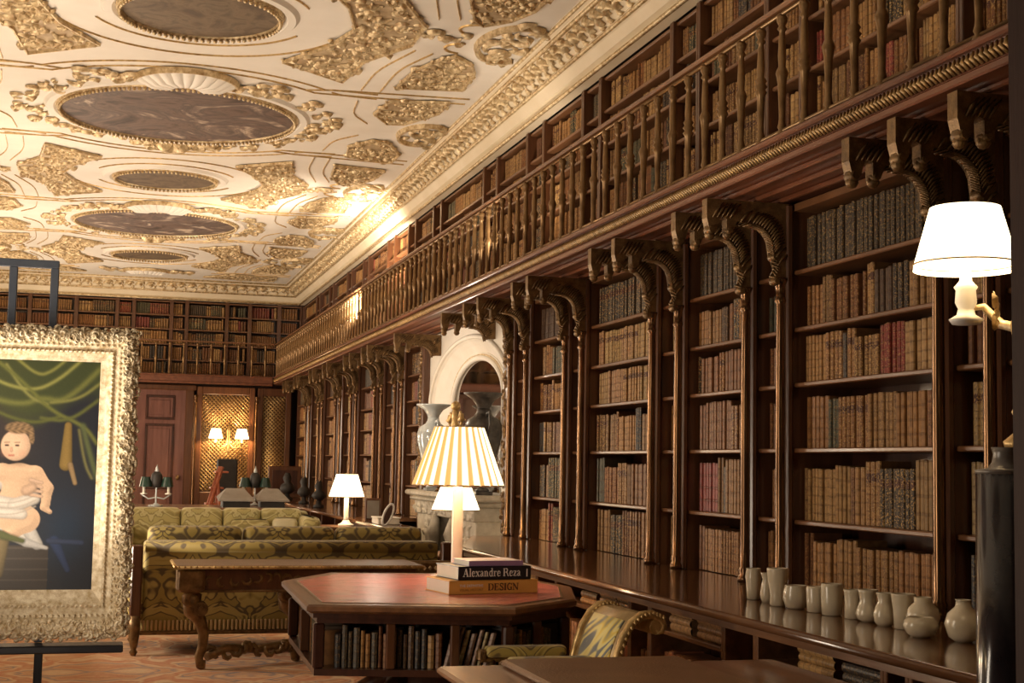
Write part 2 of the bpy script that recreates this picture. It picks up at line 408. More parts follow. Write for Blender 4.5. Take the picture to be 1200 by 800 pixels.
for cy in SM:
    roundel(cy, .67, FRESCOM)
    for r_ in (.98, 1.33):
        line(arc(0, cy, r_, 25, 155), .03, None, lines); line(arc(0, cy, r_, 205, 335), .03, None, lines)
    if cy < 8: continue
    for sx in (-1, 1):
        P1 = [(.86,1.25),(1.53,1.78),(1.62,.95),(1.94,.30),(1.94,-.30),(1.62,-.95),(1.53,-1.78),(.86,-1.25),(1.2,-.62),(1.36,0),(1.2,.62)]
        if sx < 0: P1 = [(-x, y) for x, y in P1][::-1]
        gpanel([(x, cy+y) for x, y in P1], 60, .13)
        for sy in (-1, 1):
            P3 = [(2.10,1.80),(2.15,1.12),(2.30,.66),(2.42,.50),(2.62,.72),(2.74,1.05),(2.77,1.68)]
            gpanel([(sx*x, cy+sy*y) for x, y in P3][::sx*sy], 30, .11)
            # strap beams towards the cornice
            line([(sx*1.42, cy+sy*2.22), (sx*1.7, cy+sy*2.18), (sx*2.0, cy+sy*2.16), (sx*2.95, cy+sy*2.08)], .03, None, lines)
            line([(sx*1.32, cy+sy*2.38), (sx*1.6, cy+sy*2.38), (sx*2.02, cy+sy*2.36), (sx*2.95, cy+sy*2.30)], .03, None, lines)
            line([(sx*1.78, cy+sy*2.1), (sx*1.80, cy+sy*1.3), (sx*2.02, cy+sy*.5)], .022, None, lines)
            line([(sx*1.98, cy+sy*2.1), (sx*2.0, cy+sy*1.2), (sx*2.2, cy+sy*.55)], .022, None, lines)
            line(arc(sx*2.42, cy+sy*.30, .16, 90*sy, 90*sy+sx*sy*180, 8), .05, None, lines)
        # cartouche beside the cornice
        o = MB()
        o.ribbon([cpt(x, y, 0) for x, y in arc(sx*2.82, cy, .30, 60, 300, 16, .55)] if sx > 0 else [cpt(x, y, 0) for x, y in arc(sx*2.82, cy, .30, -120, 120, 16, .55)], .06, .05, DN)
        fill(o, [(sx*2.66, cy-.75),(sx*3.02, cy-.6),(sx*3.02, cy+.6),(sx*2.66, cy+.75)][::sx], 26, .12, lambda x, y: cpt(x, y, .01), h=.4)
        fill(o, [(sx*2.0, cy-.16),(sx*2.36, cy-.16),(sx*2.36, cy+.16),(sx*2.0, cy+.16)][::sx], 9, .1, lambda x, y: cpt(x, y, .01), h=.4)
        o.build('gilded_cartouche', GOLDP, ceil)
for cy in BG:
    roundel(cy, 1.28, FRESCO, .06)
    if cy < 10: continue
    for sg_ in (1, -1):
        line(arc(0, cy, 1.98, 90*sg_-42, 90*sg_+42), .03, None, lines); line(arc(0, cy, 2.16, 90*sg_-41, 90*sg_+41), .022, None, lines)
    shell(cy, cy-1.46, -1, .80, .52); shell(cy, cy+1.46, 1, .34, .24)
    for sx in (-1, 1):
        sp = MB()
        for i in range(60):
            a = math.radians(rnd(-58, 58)); r_ = rnd(1.50, 1.76)
            sp.curl(cpt(sx*r_*math.cos(a), cy+r_*math.sin(a), .01), U, V, DN, rnd(0,6.28), rnd(.05,.10), .34, 1, random.choice((-1,1)), h=.5)
        sp.build('gilded_spray', GOLDP, ceil)
        for sy in (-1, 1):
            P4 = [(2.08,.86),(2.15,1.46),(2.76,1.62),(2.76,1.12),(2.5,.5),(2.3,.45)]
            gpanel([(sx*x, cy+sy*y) for x, y in P4][::sx*sy], 26, .11)
            sg = MB()
            for i in range(12):
                a = math.radians(rnd(60, 85))*sy; r_ = rnd(1.5, 1.6)
                sg.curl(cpt(sx*r_*math.cos(a), cy+r_*math.sin(a), .01), U, V, DN, rnd(0,6.28), rnd(.06,.1), .3, 1, random.choice((-1,1)), h=.4)
            sg.build('gilded_garland', GOLDP, ceil)
            line([(sx*x, cy+sy*y) for x, y in ((1.22,1.56),(1.42,1.62),(1.52,1.66),(1.98,1.62))], .03, None, lines)
            line([(sx*x, cy+sy*y) for x, y in ((1.5,1.55),(1.6,1.48),(1.72,1.46),(2.0,1.44))], .022, None, lines)
            line([(sx*1.82, cy+sy*1.3), (sx*1.86, cy+sy*.7), (sx*2.1, cy+sy*.3)], .022, None, lines)
        o = MB()
        o.ribbon([cpt(x, y, 0) for x, y in (arc(sx*2.82, cy, .28, 60, 300, 16, .5) if sx > 0 else arc(sx*2.82, cy, .28, -120, 120, 16, .5))], .06, .05, DN)
        fill(o, [(sx*2.66, cy-.55),(sx*3.0, cy-.5),(sx*3.0, cy+.5),(sx*2.66, cy+.55)][::sx], 20, .12, lambda x, y: cpt(x, y, .01), h=.4)
        o.build('gilded_cartouche', GOLDP, ceil)
shell(0, 30.2, -1, .7, .3)
for sx in (-1, 1):
    gpanel([(sx*x, y) for x, y in ((1.2,30.75),(1.9,30.9),(2.7,30.9),(2.7,30.3),(1.8,30.1))][::sx], 24, .11)
lines.build('gilded_moulding', GOLD, ceil)
del straps

# ---- cornice (profile runs along the right wall, the end wall, the left wall)
# offsets from the case face: (projection, z)
PROF = [(0, ZCORN), (.10, ZCORN), (.13, ZCORN+.03), (.10, ZCORN+.05), (.15, ZCORN+.07), (.20, ZCORN+.15), (.22, ZCORN+.16), (.24, ZCORN+.19), (.23, ZCORN+.21), (.36, ZCORN+.33), (.40, ZCORN+.34), (.42, ZCORN+.37), (.46, ZCORN+.39), (.46, ZCEIL), (0, ZCEIL)]
def cornice_seg(name, wall, a, b, offx):
    """wall: 'R' x=offx, 'L' x=offx, 'E' y=offx ; a..b run"""
    def P(pj, z, t):
        if wall == 'R': return (offx - pj, t, z)
        if wall == 'L': return (offx + pj, t, z)
        return (t, offx - pj, z)
    body = MB()
    def seg(i0, i1, mb):
        pr = PROF[i0:i1+1]
        mb.loft([[P(p, z, a) for p, z in pr], [P(p, z, b) for p, z in pr]], closed=False, caps=False)
    base = MB(); seg(0, len(PROF)-1, base); root = struct(base.build(name, PLASTB))
    g = MB()
    for (p, z, r_) in ((.115, ZCORN+.015, .022), (.225, ZCORN+.175, .02), (.405, ZCORN+.345, .022), (.45, ZCORN+.40, .02)):
        g.tube([P(p, z, a), P(p, z, b)], r_, 6)
    g.build('gilded_moulding', GOLDP, root)
    # acanthus frieze
    fr = MB(); d0 = Vector(P(.23, ZCORN+.21, 0)); d1 = Vector(P(.36, ZCORN+.33, 0)); vv = (d1-d0).normalized()
    uu = Vector((0,1,0)) if wall != 'E' else Vector((1,0,0))
    nn = uu.cross(vv); 
    if nn.z > 0: nn = -nn
    L_ = abs(b-a); n = int(L_/.11)
    lo = min(a, b)
    for i in range(n):
        t = lo + (i+.5)*.11
        o = Vector(P(.30, ZCORN+.272, t)) + nn*.005
        fl = 1 if i % 2 else -1
        fr.curl(o + vv*.02*fl, uu, vv, nn, rnd(-.4,.4)+(0 if fl > 0 else PI), .085, .42, 1.1, fl, seg=5, h=.7)
        fr.curl(o - vv*.04*fl, uu, vv, nn, rnd(-.4,.4)+PI*.5*fl, .055, .42, 1.0, -fl, seg=5, h=.7)
    fr.build('acanthus_frieze', GOLDP, root)
    return root
cornice_seg('trim_2', 'R', 3.0, 31.9, XU)
cornice_seg('trim_3', 'E', XLEFT, XU, 31.9)
struct(MB().box(XLEFT, XLEFT+.4, 3, 31.9, ZCORN, ZCEIL).build('trim_4', PLASTB))

# ------------------------------------------------------------------ books
PAL = [(.36,.185,.062),(.30,.14,.046),(.40,.22,.08),(.25,.105,.037),(.20,.08,.03),(.33,.165,.06),(.44,.27,.11),(.16,.062,.026),(.27,.15,.06),(.36,.20,.075)]
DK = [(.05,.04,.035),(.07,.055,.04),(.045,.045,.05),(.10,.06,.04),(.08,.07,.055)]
GREEN = [(.10,.10,.06),(.075,.085,.06)]
RED = [(.28,.045,.035),(.20,.04,.035)]
NAMES = {}
def pick(mood):
    r = random.random()
    if mood == 'dark':
        return (random.choice(DK + GREEN), 'dark') if r < .85 else (random.choice(PAL), 'brown')
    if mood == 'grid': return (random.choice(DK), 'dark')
    if mood == 'pale': c = (.42,.27,.12); return ((c[0]*rnd(.9,1.1), c[1]*rnd(.9,1.1), c[2]*rnd(.9,1.1)), 'pale tan')
    if mood == 'ora': c = (.40,.16,.065); return ((c[0]*rnd(.85,1.1), c[1]*rnd(.85,1.1), c[2]), 'reddish brown')
    if r < .06: return (random.choice(RED), 'red')
    if r < .18: return (random.choice(DK), 'dark')
    if r < .23: return (random.choice(GREEN), 'olive')
    c = random.choice(PAL); k = rnd(.85, 1.12); c = (c[0]*k, c[1]*k, c[2]*k)
    return (c, 'tan' if c[0] > .32 else 'brown')
def add_book(mb, plane, a, thick, z, h, dep, col, tool, lean=0):
    """plane 'R': spine looks to -x at x=plane pos ; run along y. 'E': spine looks to -y. a: (facepos, run)"""
    kind, face = plane; t0 = a; t1 = a + thick
    prof = [(0, .020), (.14, .006), (.5, 0), (.86, .006), (1, .020)]
    vs = []; uv = []
    for zz, v in ((z, 0.03), (z+h, 1.0)):
        for u, d in prof:
            t = t0 + thick*u; vs.append((t, d, zz)); uv.append((u, v))
    nb = 5
    # back corners
    for zz in (z, z+h):
        vs.append((t0, dep, zz)); uv.append((0, -1)); vs.append((t1, dep, zz)); uv.append((1, -1))
    # duplicate side verts (no tooling)
    k = len(vs)
    for zz in (z, z+h):
        vs.append((t0, .012, zz)); vs.append((t1, .012, zz)); uv += [(0,-1),(1,-1)]
    # page top, slightly sunk
    fs = [(i, i+1, nb+i+1, nb+i) for i in range(4)]
    fs += [(k, k+2, 12, 10), (k+1, 11, 13, k+3), (k+2, k+3, 13, 12), (k, 10, 11, k+1)]
    out = []
    for t, d, zz in vs:
        if lean: t = t + (zz - z)*lean
        out.append((face + d, t, zz) if kind == 'R' else ((t, face + d, zz) if kind == 'E' else (t, zz, d)))
    mb.add(out, fs, False, uv, (*col, tool))
def flat_book(mb, face, y0, length, z, thick, dep, col, tool):
    """book lying flat, spine towards -x: long axis along y"""
    vs, uv = [], []
    prof = [(0,.01),(.25,.002),(.5,0),(.75,.002),(1,.01)]
    for yy, v in ((y0, .03), (y0+length, 1.0)):
        for u, d in prof: vs.append((face+d, yy, z+thick*u)); uv.append((u, v))
    for yy in (y0, y0+length):
        for zz in (z, z+thick): vs.append((face+dep, yy, zz)); uv.append((0,-1))
    for yy in (y0, y0+length):
        for zz in (z, z+thick): vs.append((face+.01, yy, zz)); uv.append((0,-1))
    fs = [(i, i+5, i+6, i+1) for i in range(4)] + [(15, 11, 13, 17), (14,16,12,10), (14,10,11,15), (16,17,13,12)]
    mb.add(vs, fs, False, uv, (*col, tool))
STUFF_LOW, STUFF_UP, STUFF_END = MB(), MB(), MB()
ORD = lambda n: f"{n}{'th' if 10 <= n % 100 <= 20 else {1:'st',2:'nd',3:'rd'}.get(n % 10, 'th')}"
nbooks = 0
def fill_row(kind, face, a0, a1, z, zmax, mb, mood='mix', indiv=None, tmin=.032, tmax=.07, dep=.2):
    """books from a0 to a1 ; indiv = (group, template with {c} and {n})"""
    global nbooks
    clear = zmax - z; t = a0 + .004; books = []
    h0 = clear*rnd(.80, .93); tk = rnd(tmin, tmax); cc = pick(mood); run = random.randint(2, 9); tool = random.choice((.08,.2,.32,.45,.66,.8))
    ph = 0
    while True:
        if run <= 0:
            run = random.randint(1, 9) if mood != 'grid' else 99; h0 = clear*rnd(.74, .94); tk = rnd(tmin, tmax); cc = pick(mood); tool = random.choice((.08,.2,.32,.45,.66,.8))
            if mood in ('pale', 'grid', 'ora'): h0 = clear*rnd(.86,.92); tk = (tmin+tmax)/2
        run -= 1
        th = tk*rnd(.94, 1.06)
        if t + th > a1 - .004: break
        h = h0*rnd(.985, 1.012)
        c, nm = cc; k = rnd(.9, 1.1)
        books.append((t, th*.95, h, (c[0]*k, c[1]*k, c[2]*k), nm, tool))
        t += th
        if random.random() < .012: t += rnd(.02, .06)
    ptot = len(books)
    for i, (t, th, h, c, nm, tool) in enumerate(books):
        f = face + rnd(0, .018)
        if indiv:
            b_ = MB(); 
            add_book(b_, (kind, 0), -th/2, th, 0, h, dep, c, tool)
            o = b_.build('book', BOOK, None, (f, t+th/2, z))
            num = ptot - i if kind == 'R' else i + 1
            o['label'] = indiv[1].format(c=nm, n=ORD(num)); o['category'] = 'book'; o['group'] = indiv[0]; nbooks += 1
        else:
            add_book(mb, (kind, f), t, th, z, h, dep, c, tool)

# ------------------------------------------------------------------ lower book cases on the right wall
ROWS = [ZC+.005, 1.30, 1.735, 2.135, 2.475, 2.83, 3.22]
DIV = [3.6, 5.30, 5.80, 6.23, 7.96, 8.46, 9.60, 10.12, 11.80, 12.28, 13.52, 14.10]
DIVF = [18.56, 19.71, 20.2, 21.25, 21.82, 23.53, 24.04, 25.23, 25.72, 27.4, 27.9, 29.19, 29.7, 31.75]
RN = ['bottom', 'second lowest', 'third lowest', 'third highest', 'second highest', 'top']
def colonette(mb, x, y, z0, z1, r=.033):
    mb.lathe([(r*1.5,0),(r*1.5,.03),(r*1.1,.05),(r*1.35,.075),(r*1.0,.10),(r,.3),(r*.96,(z1-z0)*.6),(r*.86,z1-z0-.16),(r*1.3,z1-z0-.14),(r*.9,z1-z0-.11),(r*1.1,z1-z0-.05),(r*1.6,z1-z0-.01),(r*1.6,z1-z0)], (x, y, z0), 12)
def bracket(mb, y, z_low, x0, x1, ztop, axis='x'):
    """curved acanthus bracket from the post at x0 out to x1 (room side)"""
    w_ = .075
    low = [(x0-.03, z_low), (x0-.06, z_low+.05), (x0-.035, z_low+.10), (x0-.07, z_low+.18)]
    rr = .15; zc_ = ztop-.14-rr; cur = [(x0-.075, zc_)]
    for i in range(1, 7):
        a = i/6*PI/2; cur.append((x0-.075-rr*(1-math.cos(a)), zc_+rr*math.sin(a)))
    xm = (x0-.225)*.5+x1*.5
    tip = [(xm+.05, ztop-.13), (xm+.02, ztop-.20), (xm-.02, ztop-.19), (xm-.02, ztop-.12), (x1+.08, ztop-.10), (x1+.055, ztop-.19), (x1+.01, ztop-.20), (x1-.01, ztop-.12)]
    poly = [(x0+.05, z_low)] + low + cur + tip + [(x1-.01, ztop), (x0+.05, ztop)]
    def f(u, v, h): return (u, y+h, v) if axis == 'x' else (y+h, u, v)
    mb.prism(poly, -w_/2, w_/2, f)
    # leaf fins along the curve and scroll at the tip
    path = low + cur + tip[:1]
    for i in range(len(path)-1):
        (ax, az), (bx, bz) = path[i], path[i+1]
        for t in (0, .33, .66):
            px, pz = ax+(bx-ax)*t, az+(bz-az)*t
            dx, dz = bx-ax, bz-az; l = math.hypot(dx, dz) or 1; nx, nz = dz/l, -dx/l
            if nx*(-1)+nz*(-1) < 0: nx, nz = -nx, -nz
            mb.tube([f(px, pz, -.045), f(px+nx*.014+dx/l*.03, pz+nz*.014+dz/l*.03, 0), f(px, pz, .045)], [.006, .010, .006], 4)
    for q in ((x1+.025, ztop-.215), (xm, ztop-.205)): mb.lathe([(0,-.036),(.022,-.03),(.034,-.01),(.03,.012),(.018,.03),(0,.034)], f(q[0], q[1], 0), 8)
    veins = low[2:] + cur + tip[:1]
    for i in range(1, len(veins)):
        (ax, az), (bx, bz) = veins[i-1], veins[i]
        for t in (.25, .75):
            px, pz = ax+(bx-ax)*t, az+(bz-az)*t
            for sd in (-1, 1):
                mb.tube([f(px-.004, pz-.004, sd*w_/2), f(px+.03, pz+.045, sd*(w_/2+.012)), f(px+.075, pz+.075, sd*w_/2)], [.004, .010, .003], 4)
    for q in range(5):
        xx = xm - (xm-x1)*q/5
        for sd in (-1, 1): mb.tube([f(xx, ztop-.115, sd*w_/2), f(xx+.025, ztop-.07, sd*(w_/2+.012)), f(xx+.07, ztop-.02, sd*w_/2)], [.004, .010, .003], 4)
    for r_, q in ((.034, (x1+.025, ztop-.19)), (.028, (x0-.05, z_low+.02)), (.026, (xm, ztop-.19)), (.03, (x0-.06, z_low+.17))):
        mb.tube([f(q[0], q[1], -.045), f(q[0], q[1], -.02), f(q[0], q[1], .02), f(q[0], q[1], .045)], [r_*.6, r_, r_, r_*.6], 8)
BAYLAB = {}
def lower_bay(y0, y1, label, indiv=None, mood=None, far=False):
    wide = y1-y0 > .8
    t = thing('bookcase', label, 'bookcase', (XB+.15, (y0+y1)/2, ZC), 'tall bookcases along the right wall')
    MB().box(XB+.40, XB+.43, y0, y1, ZC, 3.244).build('back_panel', DARKW, t)
    hw = .03
    for yy, s_ in ((y0, 1), (y1, -1)):
        MB().box(XB-.01, XB+.40, min(yy, yy+s_*hw), max(yy, yy+s_*hw), ZC, 3.244).build('upright', MAHOG, t)
    for z in ROWS[1:]:
        m = MB(); m.bev(XB-.002, XB+.395, y0+hw, y1-hw, z-.028, z, .006) if z < 3.2 else m.box(XB-.005, XB+.4, y0+.001, y1-.001, 3.20, 3.244)
        m.build('shelf', MAHOGL, t)
    if not wide:
        for yy in ((y0,) if y1 == 5.80 else (y0, y1)):
            m = MB(); m.bev(XB-.06, XB-.012, yy-.05, yy+.05, ZC, 3.244, .012)
            m.build('pilaster', MAHOG, t)
            c = MB(); colonette(c, XB-.075, yy, ZC, 2.78); c.build('colonette', BRONZE, t)
            b_ = MB(); bracket(b_, yy, 2.74, XB-.07, XE+.02, ZG0-.036); b_.build('bracket', GOLDD, t)
    for i in range(6):
        z = ROWS[i]; zm = ROWS[i+1]-.03
        mo = mood[i] if mood else random.choice(['mix','mix','mix','mix','pale'])
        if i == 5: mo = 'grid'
        iv = None
        if indiv: iv = (indiv[0], indiv[1].replace('{r}', RN[i]))
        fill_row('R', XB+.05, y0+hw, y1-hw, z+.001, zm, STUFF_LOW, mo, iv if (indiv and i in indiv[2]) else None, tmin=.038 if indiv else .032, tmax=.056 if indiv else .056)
names = ['nearest narrow', '', '', '', '']
lower_bay(3.6, 5.30, 'dark mahogany bookcase nearest the camera, mostly hidden behind the dark pier')
lower_bay(5.30, 5.80, 'narrow bookcase section behind the near shaded lamp')
lower_bay(5.80, 6.23, 'narrow bookcase bay just left of the near shaded lamp, right of ivory vases')
lower_bay(6.23, 7.96, 'widest mahogany bookcase bay, standing behind the row of ivory vases', ('books in the bay behind the ivory vases', '{c} book, {n} from left, {r} shelf of widest bay behind ivory vases', (0,1,2,3,4,5)), ['mix','mix','mix','mix','mix','grid'])
lower_bay(7.96, 8.46, 'narrow bookcase bay behind the three leftmost ivory vases', ('books in the narrow bay beside the vases', '{c} book, {n} from left, {r} shelf of narrow bay behind leftmost vases', (0,1,2,3,4,5)))
lower_bay(8.46, 9.60, 'bookcase bay above the carved gilt chair, between two narrow bays', ('books in the bay above the gilt chair', '{c} book, {n} from left, {r} shelf of bay above gilt chair', (0,)), ['mix','mix','mix','mix','mix','grid'])
lower_bay(9.60, 10.12, 'narrow bookcase bay right of the bay with pale matching sets')
lower_bay(10.12, 11.80, 'wide bookcase bay with pale matching sets, behind the counter past the orange book', None, ['mix','mix','mix','pale','pale','grid'])
lower_bay(11.80, 12.28, 'narrow bookcase bay second from the fireplace')
lower_bay(12.28, 13.52, 'bookcase bay whose lowest books glow beside the fireplace', None, ['mix','mix','mix','mix','mix','grid'])
lower_bay(13.52, 14.10, 'narrow bookcase bay directly right of the fireplace alcove')
fl = ['directly left of the fireplace alcove', 'second past the fireplace', 'third past the fireplace', 'fourth past the fireplace', 'fifth past the fireplace', 'sixth past the fireplace', 'seventh past the fireplace', 'eighth past the fireplace', 'ninth past the fireplace', 'tenth past the fireplace', 'eleventh past the fireplace', 'twelfth past the fireplace', 'last before the end wall']
for i in range(len(DIVF)-1):
    lower_bay(DIVF[i], DIVF[i+1], f'tall bookcase bay {fl[i]}', far=True)
# carved side faces by the alcove
for yy, s_, nm in ((14.27, 1, 'right'), (18.44, -1, 'left')):
    m = MB(); m.bev(XB-.08, XB+.45, yy-.10, yy+.10, ZC+.001 if s_ > 0 else .0, 3.243, .02)
    o = m.build('pilaster', MAHOG); tag(o, f'carved mahogany pilaster framing the {nm} side of the fireplace alcove', 'pilaster', 'pilasters framing the fireplace alcove')
    g = MB()
    for k in range(42):
        g.curl((XB-.083, yy, ZC+.08+k*.052), Vector((0,1,0)), Vector((0,0,1)), Vector((-1,0,0)), k*1.3, .05, .4, 1, 1 if k % 2 else -1, seg=4, h=.5)
    g.build('carved_foliage', GOLDD, o)

# ---- counter and base cabinets
ct = MB()
poly = [(XC, 3.3), (XC, 12.3), (3.2, 12.75), (3.62, 14.15), (XB+.4, 14.15), (XB+.4, 3.3)]
ct.prism(poly, ZC-.045, ZC, lambda u, v, h: (u, v, h))
o = ct.build('countertop', WALNUT); tag(o, 'long polished walnut counter running under the near bookcases, vases standing on it', 'counter')
ed = MB(); ed.tube([(XC, 3.3, ZC-.025), (XC, 12.3, ZC-.025), (3.2, 12.75, ZC-.025), (3.62, 14.15, ZC-.025)], .02, 8); ed.build('rounded_edge', WALNUT, o)
bv = MB(); bv.box(XC+.03, XC+.05, 3.3, 12.3, ZC-.085, ZC-.047); bv.build('moulding', MAHOGL, o)
BDIV = [3.4, 4.86, 5.09, 5.28, 6.48, 6.86, 7.90, 8.23, 9.71, 10.18, 11.45, 11.85, 12.55]
blab = {0:'hidden behind the black pedestal',2:'',}
XBf = XC+.06
clabs = ['base cabinet nearest the camera beneath the vases, right of the round vase', 'narrow base cabinet opening near the dark pedestal', 'narrow base cabinet under the round ivory vase', 'wide base cabinet under the ivory vases with stacks of flat dark books', 'narrow dark base cabinet opening right of the flat brown books', 'base cabinet right of the gilt chair with orange leather volumes', 'narrow base cabinet opening behind the gilt chair scroll', 'wide base cabinet behind the gilt chair, flat books on its shelf', 'narrow base cabinet opening beside the orange book', 'base cabinet behind the stacked coffee table books', 'narrow base cabinet opening near the fireplace', 'last base cabinet before the fireplace']
for i in range(len(BDIV)-1):
    y0, y1 = BDIV[i], BDIV[i+1]; wide = y1-y0 > .55
    t = thing('base_cabinet', clabs[i], 'cabinet', (XBf+.2, (y0+y1)/2, 0), 'low open cabinets under the counter')
    m = MB(); m.box(XBf+.38, XBf+.4, y0, y1, .08, ZC-.047); m.build('back_panel', DARKW, t)
    m = MB(); m.box(XBf+.02, XBf+.38, y0, y1, 0, .1); m.build('plinth', MAHOG, t)
    for yy in (y0, y1-.028): MB().bev(XBf, XBf+.38, yy, yy+.028, .1, ZC-.047, .004).build('side_panel', MAHOGL, t)
    if wide:
        MB().bev(XBf, XBf+.38, y0+.028, y1-.028, .655, .68, .004).build('shelf', MAHOGL, t)
        near = 5 < y0 < 9
        # flat stacks on the shelf
        yy = y0+.06; g = 0
        while yy + .38 < y1:
            ln = rnd(.26, .36); z = .681; k = random.choice((2,3,3)); cc = pick('mix' if y0 > 6.5 else 'dark')
            if y0 > 6.5: cc = ((.44,.26,.13), 'tan')
            for q in range(k):
                th = rnd(.034, .044)
                if z+th > .82: break
                if near:
                    b_ = MB(); flat_book(b_, 0, -ln/2, ln, 0, th, .22, cc[0], .35); ob = b_.build('book', BOOK, None, (XBf+.03+rnd(0,.01), yy+ln/2, z))
                    stack = ['rightmost', 'second rightmost', 'third from right', 'fourth from right'][min(g,3)]
                    where = {5.28:'under the ivory vases', 6.86:'right of the gilt chair', 8.23:'behind the gilt chair'}[y0]
                    tag(ob, f"flat {cc[1]} book, {['lowest','second','third'][q]} in {stack} stack on shelf {where}", 'book', 'flat books under the counter')
                else: flat_book(STUFF_LOW, XBf+.03, yy, ln, z, th, .22, cc[0], .35)
                z += th+.001
            yy += ln+rnd(.02, .12); g += 1
        where = {5.28:'low cabinet under the ivory vases', 6.86:'low cabinet right of the gilt chair', 8.23:'low cabinet behind the gilt chair'}.get(y0)
        fill_row('R', XBf+.05, y0+.03, y1-.03, .101, .60, STUFF_LOW, 'ora' if y0 > 6 else 'dark',
            ('standing books in the low cabinets', '{c} leather book standing {n} from left in ' + where) if near and where else None, .05, .085)
    else:
        fill_row('R', XBf+.05, y0+.03, y1-.03, .101, .58, STUFF_LOW, 'mix', None, .04, .07)

# far counter beyond the fireplace
m = MB(); m.box(XC, XB+.4, 18.6, 31.4, ZC-.045, ZC); o = m.build('countertop', WALNUT)
tag(o, 'far polished counter under the bookcases beyond the fireplace', 'counter')
MB().tube([(XC, 18.6, ZC-.025), (XC, 31.4, ZC-.025)], .02, 6).build('rounded_edge', WALNUT, o)
t = thing('base_cabinet', 'long run of dark open base cabinets beyond the fireplace', 'cabinet', (XC+.3, 25, 0))
MB().box(XC+.44, XC+.46, 18.6, 31.4, .1, ZC-.046).build('back_panel', DARKW, t)
MB().box(XC+.06, XC+.44, 18.6, 31.4, 0, .1).build('plinth', MAHOG, t)
MB().box(XC+.06, XC+.44, 18.6, 31.4, .64, .67).build('shelf', MAHOGL, t)
yy = 18.6
while yy < 31.4:
    MB().box(XC+.06, XC+.44, yy, yy+.05, .1, ZC-.046).build('divider', MAHOG, t)
    fill_row('R', XC+.12, yy+.06, min(yy+1.2, 31.35), .101, .6, STUFF_LOW, 'mix', None, .04, .07)
    yy += 1.25

# ------------------------------------------------------------------ gallery
bal = thing('gallery_balcony', 'long balcony with gilt turned balusters running along the right wall above the bookcases', 'balcony', (XE, 17, ZG0))
MB().box(XE+.02, XW, 3.2, YER+.8, ZG0+.02, ZG1-.02).build('floor_slab', MAHOG, bal)
s_ = MB(); s_.box(XE+.10, XW-.02, 3.2, YER+.8, ZG0, ZG0+.02)
for x in (XE+.16, XE+.34, XE+.5): s_.bev(x, x+.035, 3.2, YER, ZG0-.03, ZG0, .008)
s_.build('soffit', SOFFIT, bal)
f = MB(); f.bev(XE-.02, XE+.12, 3.2, YER, ZG1-.035, ZG1, .01); f.bev(XE, XE+.08, 3.2, YER, ZG0-.02, ZG0+.02, .008); f.box(XE+.015, XE+.05, 3.2, YER, ZG0, ZG1)
f.build('fascia', SOFFIT, bal)
g = MB(); yy = 3.3; k = 0
while yy < YER:
    g.tube([(XE+.008, yy, ZG0+.028), (XE-.012, yy+.02, ZG0+.065), (XE+.002, yy+.03, ZG1-.045)], [.008,.013,.006], 4)
    yy += .034; k += 1
g.build('carved_band', simple('mid_gilding', (.20,.12,.045), (.50,.32,.13), 20, .34, .55, .2), bal)
h = MB(); h.bev(XE+.0, XE+.075, 3.2, YER+.07, ZR-.03, ZR, .012); h.build('handrail', MAHOGL, bal)
h = MB(); h.tube([(XE+.035, 3.2, ZR-.045), (XE+.035, YER, ZR-.045)], .014, 6); h.tube([(XE+.035, 3.2, ZG1+.03), (XE+.035, YER, ZG1+.03)], .010, 6); h.build('brass_rail', BRASS, bal)
HB = ZR-.05-ZG1
def bal_prof(k=0):
    s = HB
    base = [(.012,0),(.028,0),(.030,.02*s),(.018,.05*s),(.026,.07*s),(.020,.10*s),(.017,.14*s),(.020,.28*s),(.024,.42*s)]
    mid = [(.036,.45*s),(.024,.475*s),(.038,.50*s),(.024,.525*s),(.034,.55*s),(.020,.58*s)] if k else [(.030,.48*s),(.036,.51*s),(.030,.54*s),(.020,.57*s)]
    top = [(.023,.66*s),(.019,.80*s),(.016,.86*s),(.028,.88*s),(.018,.905*s),(.030,.94*s),(.032,.97*s),(.020,1.0*s)]
    return base+mid+top
protos = []
for k in (0, 1):
    m = MB(); m.lathe(bal_prof(k), (0,0,0), 9); protos.append(m)
y = 4.35; i = 0; far = MB()
BSP = .262
while y < YER-.1:
    if i < 100:
        m = protos[i % 2]
        if i < 2:
            o = m.build('baluster', BRASS, None); 
            if i == 0: b0 = o
            else: b1 = o
        else:
            o = (b0 if i % 2 == 0 else b1).copy(); COL.objects.link(o)
        o.parent = bal; o.location = Vector((XE+.035, y, ZG1)) - Vector(bal.location)
    else:
        far.lathe(bal_prof(i % 2), (XE+.035, y, ZG1), 7)
    y += BSP; i += 1
o = far.build('balusters', BRASS, bal); o['kind'] = 'stuff'
# small brackets of the gallery above the fireplace alcove
for yy in (15.1, 17.75):
    b_ = MB(); bracket(b_, yy, 2.98, XB-.02, XE+.02, ZG0-.036); b_.build('bracket', GOLDD, bal)

